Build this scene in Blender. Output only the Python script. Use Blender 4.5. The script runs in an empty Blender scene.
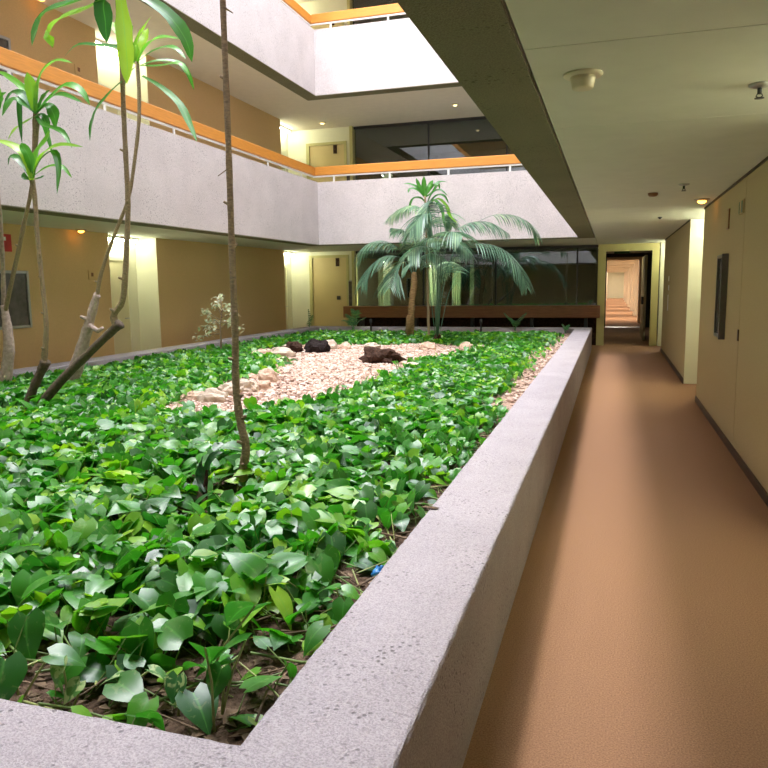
import bpy, math, random
import numpy as np
from mathutils import Vector, Matrix

random.seed(7)
rng = np.random.default_rng(11)
scene = bpy.context.scene
COL = scene.collection

# ------------------------------------------------------------------ camera data (used to measure the place)
F, YAW, PITCH, ROLL, EYE = 727.8, -.3032, -.1356, -.0124, 1.55
_cy, _sy, _cp, _sp = math.cos(YAW), math.sin(YAW), math.cos(PITCH), math.sin(PITCH)
FW = Vector((_sy*_cp, _cy*_cp, _sp)); _r = Vector((_cy, -_sy, 0)); _u = _r.cross(FW)
_c, _s = math.cos(ROLL), math.sin(ROLL)
CR = _r*_c + _u*_s; CU = _u*_c - _r*_s
ORG = Vector((0, 0, EYE))
def ray(px, py): return FW + CR*((px-384)/F) - CU*((py-384)/F)
def at_y(px, py, y): d = ray(px, py); return ORG + d*(y/d.y)
def at_x(px, py, x): d = ray(px, py); return ORG + d*(x/d.x)
def at_z(px, py, z): d = ray(px, py); return ORG + d*((z-EYE)/d.z)

# ------------------------------------------------------------------ helpers
class MB:
    """collects shapes, builds one mesh object"""
    def __init__(self): self.v = []; self.f = []; self.mi = []; self.cur = 0
    def add(self, vs, fs):
        o = len(self.v); self.v += [tuple(p) for p in vs]
        for f in fs: self.f.append(tuple(i+o for i in f)); self.mi.append(self.cur)
        return self
    def box(self, x0, x1, y0, y1, z0, z1):
        vs = [(x, y, z) for z in (z0, z1) for y in (y0, y1) for x in (x0, x1)]
        return self.add(vs, [(0,2,3,1), (4,5,7,6), (0,1,5,4), (2,6,7,3), (0,4,6,2), (1,3,7,5)])
    def bbox(self, x0, x1, y0, y1, z0, z1, b=.01):
        """box with chamfered edges"""
        vs = []; X = (x0, x1); Y = (y0, y1); Z = (z0, z1)
        idx = {}
        for i in (0, 1):
            for j in (0, 1):
                for k in (0, 1):
                    sx, sy, sz = (1-2*i)*b, (1-2*j)*b, (1-2*k)*b
                    idx[i,j,k,0] = len(vs); vs.append((X[i], Y[j]+sy, Z[k]+sz))
                    idx[i,j,k,1] = len(vs); vs.append((X[i]+sx, Y[j], Z[k]+sz))
                    idx[i,j,k,2] = len(vs); vs.append((X[i]+sx, Y[j]+sy, Z[k]))
        fs = []
        for i in (0, 1): fs.append([idx[i,0,0,0], idx[i,1,0,0], idx[i,1,1,0], idx[i,0,1,0]])
        for j in (0, 1): fs.append([idx[0,j,0,1], idx[1,j,0,1], idx[1,j,1,1], idx[0,j,1,1]])
        for k in (0, 1): fs.append([idx[0,0,k,2], idx[1,0,k,2], idx[1,1,k,2], idx[0,1,k,2]])
        for i in (0, 1):
            for j in (0, 1): fs.append([idx[i,j,0,0], idx[i,j,1,0], idx[i,j,1,1], idx[i,j,0,1]])
            for k in (0, 1): fs.append([idx[i,0,k,0], idx[i,1,k,0], idx[i,1,k,2], idx[i,0,k,2]])
        for j in (0, 1):
            for k in (0, 1): fs.append([idx[0,j,k,1], idx[1,j,k,1], idx[1,j,k,2], idx[0,j,k,2]])
        for i in (0, 1):
            for j in (0, 1):
                for k in (0, 1): fs.append([idx[i,j,k,0], idx[i,j,k,1], idx[i,j,k,2]])
        return self.add(vs, fs)
    def tube(self, pts, rad, n=8, cap=True):
        pts = [Vector(p) for p in pts]
        if not isinstance(rad, (list, tuple)): rad = [rad]*len(pts)
        vs = []; fs = []
        t0 = (pts[1]-pts[0]).normalized()
        a = t0.orthogonal().normalized()
        for i, p in enumerate(pts):
            t = (pts[min(i+1, len(pts)-1)] - pts[max(i-1, 0)]).normalized()
            a = (a - t*a.dot(t)).normalized(); b = t.cross(a)
            for k in range(n):
                w = 2*math.pi*k/n
                vs.append(p + (a*math.cos(w)+b*math.sin(w))*rad[i])
        for i in range(len(pts)-1):
            for k in range(n):
                fs.append((i*n+k, i*n+(k+1) % n, (i+1)*n+(k+1) % n, (i+1)*n+k))
        if cap: fs += [tuple(range(n))[::-1], tuple((len(pts)-1)*n+k for k in range(n))]
        return self.add(vs, fs)
    def lathe(self, prof, c, n=24):
        vs = []; fs = []; m = len(prof)
        for r, z in prof:
            for k in range(n):
                w = 2*math.pi*k/n; vs.append((c[0]+r*math.cos(w), c[1]+r*math.sin(w), c[2]+z))
        for i in range(m-1):
            for k in range(n): fs.append((i*n+k, i*n+(k+1) % n, (i+1)*n+(k+1) % n, (i+1)*n+k))
        fs += [tuple(range(n))[::-1], tuple((m-1)*n+k for k in range(n))]
        return self.add(vs, fs)
    def build(self, name, mats, parent=None, smooth=False):
        me = bpy.data.meshes.new(name); me.from_pydata(self.v, [], self.f)
        for m in (mats if isinstance(mats, (list, tuple)) else [mats]): me.materials.append(m)
        if any(self.mi): me.polygons.foreach_set('material_index', self.mi)
        me.update()
        import bmesh
        bm = bmesh.new(); bm.from_mesh(me); bmesh.ops.recalc_face_normals(bm, faces=bm.faces); bm.to_mesh(me); bm.free()
        if smooth: me.polygons.foreach_set('use_smooth', [True]*len(me.polygons))
        o = bpy.data.objects.new(name, me); COL.objects.link(o)
        if parent is not None: put_under(o, parent)
        return o

def put_under(o, parent):
    o.parent = parent
    o.matrix_parent_inverse = Matrix.Translation(-Vector(parent.location))
def tag(o, label, cat, group=None, kind=None):
    o['label'] = label; o['category'] = cat
    if group: o['group'] = group
    if kind: o['kind'] = kind
    return o
def empty(name, loc, label, cat, group=None):
    o = bpy.data.objects.new(name, None); COL.objects.link(o); o.location = loc
    o.empty_display_size = .1
    return tag(o, label, cat, group)
def struct(o, label=None):
    o['kind'] = 'structure'
    if label: o['label'] = label
    return o

# ------------------------------------------------------------------ materials
def lin(r, g, b):
    f = lambda c: (c/255/12.92) if c/255 <= .04045 else ((c/255+.055)/1.055)**2.4
    return (f(r), f(g), f(b), 1)
def mat(name, col, rough=.6, var=.12, scale=8, bump=0, bscale=60, metal=0, spec=.5, detail=4, col2=None, stretch=None):
    m = bpy.data.materials.new(name); m.use_nodes = True
    nt = m.node_tree; N = nt.nodes; L = nt.links; p = N['Principled BSDF']
    p.inputs['Roughness'].default_value = rough; p.inputs['Metallic'].default_value = metal
    p.inputs['Specular IOR Level'].default_value = spec
    tc = N.new('ShaderNodeTexCoord'); mp = N.new('ShaderNodeMapping'); L.new(tc.outputs['Object'], mp.inputs[0])
    if stretch: mp.inputs['Scale'].default_value = stretch
    nz = N.new('ShaderNodeTexNoise'); nz.inputs['Scale'].default_value = scale; nz.inputs['Detail'].default_value = detail
    L.new(mp.outputs[0], nz.inputs['Vector'])
    cr = N.new('ShaderNodeValToRGB'); L.new(nz.outputs['Fac'], cr.inputs[0])
    a = cr.color_ramp.elements; a[0].position = .3; a[1].position = .7
    c2 = col2 or col
    a[0].color = tuple(c*(1-var) for c in col[:3])+(1,); a[1].color = tuple(min(1, c*(1+var)) for c in c2[:3])+(1,)
    L.new(cr.outputs[0], p.inputs['Base Color'])
    if bump:
        n2 = N.new('ShaderNodeTexNoise'); n2.inputs['Scale'].default_value = bscale; n2.inputs['Detail'].default_value = 6
        L.new(mp.outputs[0], n2.inputs['Vector'])
        b = N.new('ShaderNodeBump'); b.inputs['Strength'].default_value = bump; b.inputs['Distance'].default_value = .02
        L.new(n2.outputs['Fac'], b.inputs['Height']); L.new(b.outputs[0], p.inputs['Normal'])
    return m
def emit(name, col, s):
    m = bpy.data.materials.new(name); m.use_nodes = True; p = m.node_tree.nodes['Principled BSDF']
    p.inputs['Base Color'].default_value = (.8, .8, .8, 1)
    p.inputs['Emission Color'].default_value = col; p.inputs['Emission Strength'].default_value = s
    return m

def concrete(name, col, pit=.5, scale=1.0, speck=None):
    m = mat(name, col, .85, .07, 2.5*scale, detail=8, spec=.25)
    nt = m.node_tree; N = nt.nodes; L = nt.links; p = N['Principled BSDF']
    mp = [n for n in N if n.type == 'MAPPING'][0]; cr = [n for n in N if n.type == 'VALTORGB'][0]
    fine = N.new('ShaderNodeTexNoise'); fine.inputs['Scale'].default_value = 190*scale; fine.inputs['Detail'].default_value = 5
    L.new(mp.outputs[0], fine.inputs['Vector'])
    vor = N.new('ShaderNodeTexVoronoi'); vor.inputs['Scale'].default_value = 42*scale; L.new(mp.outputs[0], vor.inputs['Vector'])
    pr = N.new('ShaderNodeValToRGB'); L.new(vor.outputs['Distance'], pr.inputs[0])
    pr.color_ramp.elements[0].position = .13; pr.color_ramp.elements[1].position = .30
    msk = N.new('ShaderNodeTexNoise'); msk.inputs['Scale'].default_value = 4*scale; L.new(mp.outputs[0], msk.inputs['Vector'])
    mr = N.new('ShaderNodeValToRGB'); L.new(msk.outputs['Fac'], mr.inputs[0])
    mr.color_ramp.elements[0].position = .43; mr.color_ramp.elements[1].position = .62
    mx = N.new('ShaderNodeMix'); mx.data_type = 'FLOAT'; L.new(mr.outputs[0], mx.inputs[0]); mx.inputs[2].default_value = 1; L.new(pr.outputs[0], mx.inputs[3])
    # speckle
    fr = N.new('ShaderNodeValToRGB'); L.new(fine.outputs['Fac'], fr.inputs[0])
    fr.color_ramp.elements[0].position = .36; fr.color_ramp.elements[1].position = .62
    fr.color_ramp.elements[0].color = (.74, .73, .74, 1); fr.color_ramp.elements[1].color = (1.09, 1.09, 1.09, 1)
    m1 = N.new('ShaderNodeMix'); m1.data_type = 'RGBA'; m1.blend_type = 'MULTIPLY'; m1.inputs[0].default_value = 1
    L.new(cr.outputs[0], m1.inputs[6]); L.new(fr.outputs[0], m1.inputs[7])
    m2 = N.new('ShaderNodeMix'); m2.data_type = 'RGBA'; m2.blend_type = 'MIX'
    L.new(mx.outputs[0], m2.inputs[0]); m2.inputs[6].default_value = tuple(c*.45 for c in col[:3])+(1,); L.new(m1.outputs[2], m2.inputs[7])
    L.new(m2.outputs[2], p.inputs['Base Color'])
    ad = N.new('ShaderNodeMath'); ad.operation = 'MULTIPLY_ADD'; L.new(mx.outputs[0], ad.inputs[0]); ad.inputs[1].default_value = 1.2; L.new(fine.outputs['Fac'], ad.inputs[2])
    b = N.new('ShaderNodeBump'); b.inputs['Strength'].default_value = pit; b.inputs['Distance'].default_value = .012
    L.new(ad.outputs[0], b.inputs['Height']); L.new(b.outputs[0], p.inputs['Normal'])
    return m

M = {}
M['concrete'] = concrete('pale_lilac_concrete', (.42, .38, .40, 1), .6)
M['balcony'] = concrete('pale_pink_concrete', (.60, .54, .53, 1), .3, .7)
M['soffit'] = concrete('shaded_olive_concrete', (.20, .185, .11, 1), .5, .7)  # balcony undersides, their shade put into the dark colour
M['tan'] = mat('tan_wall_fabric', (.70, .50, .25, 1), .8, .06, 90, .12, 300, spec=.2)
M['tan_grey'] = mat('beige_wall_fabric', (.50, .41, .24, 1), .8, .06, 90, .12, 300, spec=.2)
M['cream'] = mat('cream_paint', (.76, .75, .58, 1), .5, .02, 3)
M['ygreen'] = mat('yellow_green_paint', (.50, .46, .20, 1), .45, .03, 3)
M['ceil'] = mat('ceiling_plaster', (.66, .68, .58, 1), .8, .03, 6, .08, 150)
M['ceilbounce'] = mat('bounce_warmed_plaster', (.78, .70, .60, 1), .8, .03, 6, .08, 150)  # upper ceilings, warm bounce light put into the colour
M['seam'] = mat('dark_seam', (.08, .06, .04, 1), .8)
M['base'] = mat('dark_brown_skirting', (.075, .045, .03, 1), .5)
M['carpet'] = mat('orange_brown_carpet', (.365, .205, .118, 1), .95, .28, 160, .6, 260, spec=.1, detail=3)
M['wood'] = mat('orange_varnished_wood', (.58, .235, .035, 1), .4, .1, 5, stretch=(1, 1, 12))
M['brownwood'] = mat('dark_brown_wood', (.25, .105, .04, 1), .4, .2, 4, stretch=(1, 1, 14))
M['white_metal'] = mat('white_metal', (.75, .74, .70, 1), .4, .02)
M['grey_metal'] = mat('brushed_grey_metal', (.45, .45, .44, 1), .35, .05, 40, metal=.8)
M['frame_dark'] = mat('dark_grey_metal', (.13, .13, .125, 1), .35, .05, 40, metal=.6)
M['dark'] = mat('dark_metal', (.03, .03, .03, 1), .45)
M['black'] = mat('black_plastic', (.015, .015, .015, 1), .4)
M['door'] = mat('cream_door', (.60, .48, .23, 1), .45, .03, 2)
M['doorpale'] = mat('pale_door', (.66, .60, .38, 1), .45, .03, 2)
M['plastic'] = mat('ivory_plastic', (.66, .60, .42, 1), .4, .02)
M['red'] = mat('red_sign_enamel', (.55, .02, .015, 1), .4)
M['white'] = mat('white_enamel', (.8, .8, .8, 1), .4)
M['greensign'] = mat('green_sign_enamel', (.05, .16, .07, 1), .4)
M['notice'] = mat('dark_grey_board', (.10, .09, .085, 1), .25, .25, 12)
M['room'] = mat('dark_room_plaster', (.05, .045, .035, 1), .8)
M['curtain'] = mat('pale_green_curtain', (.42, .48, .30, 1), .8, .15, 3, stretch=(14, 14, .3))
M['soil'] = mat('brown_soil_litter', (.075, .045, .028, 1), .95, .55, 22, 1.0, 45, spec=.1, detail=8, col2=(.12, .08, .055, 1))
M['gravelbase'] = mat('pink_sand', (.40, .27, .2, 1), .95, .3, 60, .6, 120)
M['pebble'] = mat('pink_beige_pebbles', (.58, .42, .33, 1), .8, .35, 14, detail=2, col2=(.66, .52, .44, 1))
M['rock'] = mat('pale_beige_rock', (.52, .42, .33, 1), .85, .25, 9, .6, 30)
M['rockpink'] = mat('pink_rock', (.55, .38, .28, 1), .85, .25, 9, .6, 30)
M['bark'] = mat('dark_brown_bark', (.05, .026, .017, 1), .95, .5, 25, 1.0, 40, spec=.15)
M['blackbark'] = mat('blackish_bark', (.022, .016, .015, 1), .95, .5, 25, 1.0, 40, spec=.15)
M['stem_brown'] = mat('brown_stem_bark', (.27, .195, .115, 1), .85, .35, 40, .6, 60, stretch=(1, 1, 2.5))
M['stem_dark'] = mat('dark_stem_bark', (.10, .072, .045, 1), .85, .3, 40, .6, 60)
M['stem_pale'] = mat('pale_stem_bark', (.42, .32, .27, 1), .85, .25, 30, .6, 50)
M['stem_thin'] = mat('olive_stem_bark', (.27, .20, .11, 1), .85, .3, 60, .5, 80, stretch=(1, 1, 2))
M['petiole'] = mat('green_petiole', (.14, .22, .05, 1), .5, .3, 20)
M['petiole_y'] = mat('yellow_green_petiole', (.30, .34, .11, 1), .5, .3, 20)
M['trunk_palm'] = mat('orange_palm_trunk', (.34, .20, .09, 1), .9, .35, 14, .6, 30, stretch=(1, 1, 4))
M['litter'] = mat('dry_litter', (.17, .115, .07, 1), .9, .5, 20)
M['blue'] = mat('blue_wrapper', (.03, .22, .55, 1), .3, .3, 40)

def leafmat(name, c0, c1, c2, rough=.32, trans=.25, varieg=0.0, spec=.5, pale=(.55, .6, .25, 1)):
    m = bpy.data.materials.new(name); m.use_nodes = True
    nt = m.node_tree; N = nt.nodes; L = nt.links; p = N['Principled BSDF']; out = N['Material Output']
    at = N.new('ShaderNodeAttribute'); at.attribute_name = 'rnd'
    cr = N.new('ShaderNodeValToRGB'); L.new(at.outputs['Fac'], cr.inputs[0])
    e = cr.color_ramp.elements; e[0].color = c0; e[1].color = c2; e[1].position = .97; k = e.new(.55); k.color = c1
    ac = N.new('ShaderNodeAttribute'); ac.attribute_name = 'across'
    mrib = N.new('ShaderNodeMapRange'); L.new(ac.outputs['Fac'], mrib.inputs[0])
    mrib.inputs[1].default_value = 0; mrib.inputs[2].default_value = .10; mrib.inputs[3].default_value = .45; mrib.inputs[4].default_value = 0
    mx = N.new('ShaderNodeMix'); mx.data_type = 'RGBA'; L.new(mrib.outputs[0], mx.inputs[0]); L.new(cr.outputs[0], mx.inputs[6])
    mx.inputs[7].default_value = tuple(min(1, c*1.5+.04) for c in c1[:3])+(1,)
    colout = mx.outputs[2]
    if varieg:
        tc = N.new('ShaderNodeTexCoord'); nz = N.new('ShaderNodeTexNoise'); nz.inputs['Scale'].default_value = 26; nz.inputs['Detail'].default_value = 3
        nz.inputs['Distortion'].default_value = 1.5
        L.new(tc.outputs['Object'], nz.inputs['Vector'])
        r2 = N.new('ShaderNodeValToRGB'); L.new(nz.outputs['Fac'], r2.inputs[0])
        r2.color_ramp.elements[0].position = .62-varieg*.15; r2.color_ramp.elements[1].position = .68-varieg*.15
        r2.color_ramp.elements[1].color = (min(1, varieg), )*3+(1,)
        m3 = N.new('ShaderNodeMix'); m3.data_type = 'RGBA'; L.new(r2.outputs[0], m3.inputs[0]); L.new(colout, m3.inputs[6]); m3.inputs[7].default_value = pale
        colout = m3.outputs[2]
    L.new(colout, p.inputs['Base Color']); p.inputs['Roughness'].default_value = rough; p.inputs['Specular IOR Level'].default_value = spec; p.inputs['Coat Weight'].default_value = .22; p.inputs['Coat Roughness'].default_value = .28; p.inputs['Coat Tint'].default_value = (.92, .97, 1, 1)
    tr = N.new('ShaderNodeBsdfTranslucent')
    hs = N.new('ShaderNodeHueSaturation'); hs.inputs['Value'].default_value = 1.6; hs.inputs['Saturation'].default_value = 1.05; L.new(colout, hs.inputs['Color']); L.new(hs.outputs[0], tr.inputs[0])
    ms = N.new('ShaderNodeMixShader'); ms.inputs[0].default_value = trans
    L.new(p.outputs[0], ms.inputs[1]); L.new(tr.outputs[0], ms.inputs[2]); L.new(ms.outputs[0], out.inputs[0])
    return m
M['pothos'] = leafmat('glossy_pothos_leaf', (.010, .085, .012, 1), (.055, .275, .018, 1), (.32, .54, .035, 1), .37, .36, .14, .75)
M['marbled'] = leafmat('marbled_pothos_leaf', (.03, .13, .04, 1), (.06, .2, .05, 1), (.16, .35, .06, 1), .32, .25, .95, .5, (.42, .52, .22, 1))
M['dracaena'] = leafmat('green_strap_leaf', (.02, .11, .02, 1), (.08, .30, .025, 1), (.32, .52, .04, 1), .35, .38)
M['palm'] = leafmat('sheen_pale_palm_leaf', (.035, .10, .055, 1), (.12, .25, .15, 1), (.30, .44, .22, 1), .36, .25, 0, .8)  # paler bluish greens carry the fronds' highlights in the colour
M['fern'] = leafmat('soft_green_fern_leaf', (.04, .15, .05, 1), (.07, .22, .07, 1), (.14, .32, .09, 1), .45, .25)
M['whiteleaf'] = leafmat('cream_variegated_leaf', (.35, .42, .22, 1), (.58, .58, .40, 1), (.72, .70, .55, 1), .4, .25)
M['darkleaf'] = leafmat('dark_green_leaf', (.008, .05, .012, 1), (.012, .07, .016, 1), (.02, .1, .02, 1), .35, .2)

def glassmat():
    m = bpy.data.materials.new('dark_tinted_glass'); m.use_nodes = True; nt = m.node_tree; N = nt.nodes; L = nt.links; N.remove(N['Principled BSDF'])
    t = N.new('ShaderNodeBsdfTransparent'); t.inputs[0].default_value = (.55, .62, .55, 1)
    g = N.new('ShaderNodeBsdfGlossy'); g.inputs['Roughness'].default_value = .01; g.inputs['Color'].default_value = (.85, .92, 1, 1)
    f = N.new('ShaderNodeFresnel'); f.inputs[0].default_value = 2.3
    ms = N.new('ShaderNodeMixShader'); L.new(f.outputs[0], ms.inputs[0]); L.new(t.outputs[0], ms.inputs[1]); L.new(g.outputs[0], ms.inputs[2])
    L.new(ms.outputs[0], N['Material Output'].inputs[0]); return m
M['glass'] = glassmat()
TUBE = (1, 1, .74, 1)
M['tube'] = emit('fluorescent_tube_glow', TUBE, 42)
M['amber'] = emit('amber_lamp_glow', (1, .36, .04, 1), 7)
M['warmlamp'] = emit('warm_lamp_glow', (1, .93, .80, 1), 400)
M['curtainfill'] = emit('curtain_fill_glow', (.95, 1, .75, 1), 700)  # added light for the curtains behind the glass
M['lobbyfill'] = emit('lobby_fill_glow', (1, .9, .55, 1), 45)  # added light for the lobby floor
M['dimlamp'] = emit('dim_lamp_glow', (1, .75, .35, 1), 1.6)

# ------------------------------------------------------------------ measures of the building
XR, XL = 1.0757, -8.05                  # corridor wall right, gallery wall left
VR, VL, VN, VF = -.69, -6.34, 1.25, 15.5 # edges of the light well
T = .32                                 # balcony wall thickness
YB = 18.7                               # back wall
YC = -1.6                               # wall behind
ST = 3.22                               # storey
ZB, ZT, ZC = 2.45, 3.83, 2.455          # balcony wall bottom, top; ceiling
D = .45                                 # depth of the door recesses
RECS = [(3.0, 4.65), (10.1, 11.85), (17.3, 18.7)]
RECL = [(3.0, 4.65), (10.42, 11.78), (17.3, 18.7)]

# ------------------------------------------------------------------ ground floor
struct(MB().box(-9.2, 2.2, YC-.3, 76, -.2, 0).build('floor', M['carpet']), 'orange brown carpet floor')
# storey slabs round the well (ceiling of each level)
for k in range(3):
    z = ZC + ST*k
    o = MB()
    o.box(-8.7, VL-T, YC, 19.2, z, z+.5)                     # left gallery
    o.box(VL-T, VR+T, VF+T, 19.2, z, z+.5)                   # far gallery
    o.box(VL-T, VR+T, YC, VN-T, z, z+.5)                     # near gallery
    for a, b in ((YC, 3.03), (3.036, 4.58), (4.586, 9.7), (9.706, 12.0), (12.006, 19.2)):
        o.box(VR+T+.012, 1.9, a, b, z, z+.06)                # corridor panels, thin joints between them
    o.box(VR+T, 1.9, YC, 19.2, z+.06, z+.5)
    struct(o.build('ceiling', M['ceil'] if k == 0 else M['ceilbounce']), 'pale plaster ceiling of a gallery')
# balcony walls, the shade of their undersides put into a dark olive layer
def parapet(k):
    z0, z1 = ZB+ST*k, ZT+ST*k
    nm = ['lowest', 'middle', 'topmost'][k]
    for side, (x0, x1, y0, y1) in dict(left=(VL-T, VL, VN-T, VF+T), right=(VR, VR+T, VN-T, VF+T), back=(VL, VR, VF, VF+T), near=(VL, VR, VN-T, VN)).items():
        o = MB(); o.box(x0, x1, y0, y1, z0+.012, z1)
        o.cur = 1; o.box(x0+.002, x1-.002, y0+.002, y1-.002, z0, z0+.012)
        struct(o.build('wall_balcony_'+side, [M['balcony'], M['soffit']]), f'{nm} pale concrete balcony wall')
for k in range(3): parapet(k)
# left wall, right wall (piers between the door recesses)
def piers(x0, x1, z0, z1, name, m, y0=YC, y1=18.7, label=None):
    ys = [y0]+[v for r in RECL for v in r]
    o = MB()
    for a, b in zip(ys[0::2], ys[1::2]): o.box(x0, x1, a, b, z0, z1)
    o.box(x0-.1 if x0 < 0 else x1, x0 if x0 < 0 else x1+.1, y0, y1+.5, z0, z1)
    return struct(o.build(name, m), label)
for k in range(3):
    z0, z1 = (0, ZC) if k == 0 else (ZC+.5+ST*(k-1), ZC+ST*k)
    piers(XL-D-.15, XL, z0, z1, 'wall_left', M['tan'], label='tan fabric covered gallery wall')
    if k == 0:
        # right wall with a fine vertical reveal at 7.06
        o = MB()
        for a, b in ((YC, 3.0), (4.65, 7.055), (7.068, 10.1), (11.85, 17.3)): o.box(XR, XR+D+.15, a, b, 0, ZC)
        o.box(XR+.012, XR+.3, 7.0, 7.1, 0, ZC); o.box(XR+D+.15, XR+D+.25, YC, 19.2, 0, ZC)
        struct(o.build('wall_right', M['tan_grey']), 'beige fabric covered corridor wall')
        MBo = MB()
        for a, b in ((YC, 3.0), (4.65, 10.1), (11.85, 17.3)): MBo.box(XR-.012, XR, a, b, 0, .075)
        struct(MBo.build('baseboard_right', M['base']), 'dark skirting of the corridor')
        MBo = MB()
        for a, b in ((YC, 3.0), (4.65, 10.1), (11.85, 17.3)): MBo.box(XL, XL+.012, a, b, 0, .075)
        struct(MBo.build('baseboard_left', M['base']), 'dark skirting of the gallery')
        # thin dark strip under the ceiling on the right wall
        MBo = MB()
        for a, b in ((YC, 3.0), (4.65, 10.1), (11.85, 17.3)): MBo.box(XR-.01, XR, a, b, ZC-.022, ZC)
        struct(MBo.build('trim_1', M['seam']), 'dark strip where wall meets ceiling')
    else:
        struct(MB().box(XR, XR+.2, YC, 19.2, z0, z1).build('wall_right', M['tan_grey']), 'upper corridor wall')
    struct(MB().box(-8.7, 1.9, YC-.2, YC, z0, z1).build('wall_near', M['tan_grey']), 'wall behind the near gallery')

# recesses: cream linings, a door in the back, a fluorescent tube overhead
door_names = {}
def recess(side, k, i, upper):
    y0, y1 = (RECL if side == 'left' else RECS)[i]; z0 = 0 if k == 0 else ZC+.5+ST*(k-1); zc = ZC+ST*k
    s = -1 if side == 'left' else 1
    X0 = XL if s < 0 else XR
    xb = X0+s*D
    o = MB(); e = .012
    o.box(min(xb, xb+s*.02), max(xb, xb+s*.02), y0, y1, z0, zc)
    if i != 2: o.box(min(X0+s*.002, xb), max(X0+s*.002, xb), y1-e, y1+.002, z0, zc)
    o.box(min(X0+s*.002, xb), max(X0+s*.002, xb), y0-.002, y0+e, z0, zc)
    struct(o.build('wall_recess', M['cream']), 'bright cream lining of a door recess')
    # guest room door set in the recess
    f = MB(); ya, yb = y0+.18, y0+1.1
    xa = xb-s*.03; xs = sorted((xb, xa))
    f.box(*xs, ya, ya+.06, z0, z0+2.1); f.box(*xs, yb-.06, yb, z0, z0+2.1); f.box(*xs, ya+.06, yb-.06, z0+2.04, z0+2.1)
    fr = f.build('door_%d' % (len(door_names)+1), M['cream']); door_names[fr.name] = 1; struct(fr, 'frame and leaf of a room door in a recess')
    xs = sorted((xb-s*.001, xb-s*.015)); MB().box(*xs, ya+.06, yb-.06, z0+.01, z0+2.04).build('door_leaf', M['doorpale'], fr)
    h = MB(); xk = xb-s*.06; h.tube([(xb-s*.016, yb-.13, z0+1.0), (xk, yb-.13, z0+1.0), (xk, yb-.24, z0+1.0)], .01, 8)
    h.build('door_handle', M['grey_metal'], fr, True)
    # tube light under the ceiling of the recess
    where = {('right', 0): ['first', 'second', 'third'][i]+' door recess of the right corridor wall'}.get((side, k), None)
    lab = {('left', 0): 'ground floor', ('left', 1): 'middle gallery', ('left', 2): 'top gallery'}.get((side, k))
    nth = ['nearest the camera', 'halfway along the wall', 'by the far corner'][i]
    label = f'fluorescent tube light in the {lab} left wall recess {nth}' if where is None else f'fluorescent tube light in the {where}'
    t = empty('tube_light', ((X0+xb)/2, (y0+y1)/2, zc), label, 'light', 'tube lights in the door recesses')
    xm = X0+s*D*.7
    MB().bbox(xm-.045, xm+.045, y0+.12, y1-.12, zc-.04, zc, .006).build('fixture', M['white'], t)
    MB().tube([(xm, y0+.16, zc-.062), (xm, y1-.16, zc-.062)], .02, 10).build('tube', M['tube'], t, True)
for k in range(3):
    for i in range(3): recess('left', k, i, k > 0)
for i in range(3): recess('right', 0, i, False)

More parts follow.
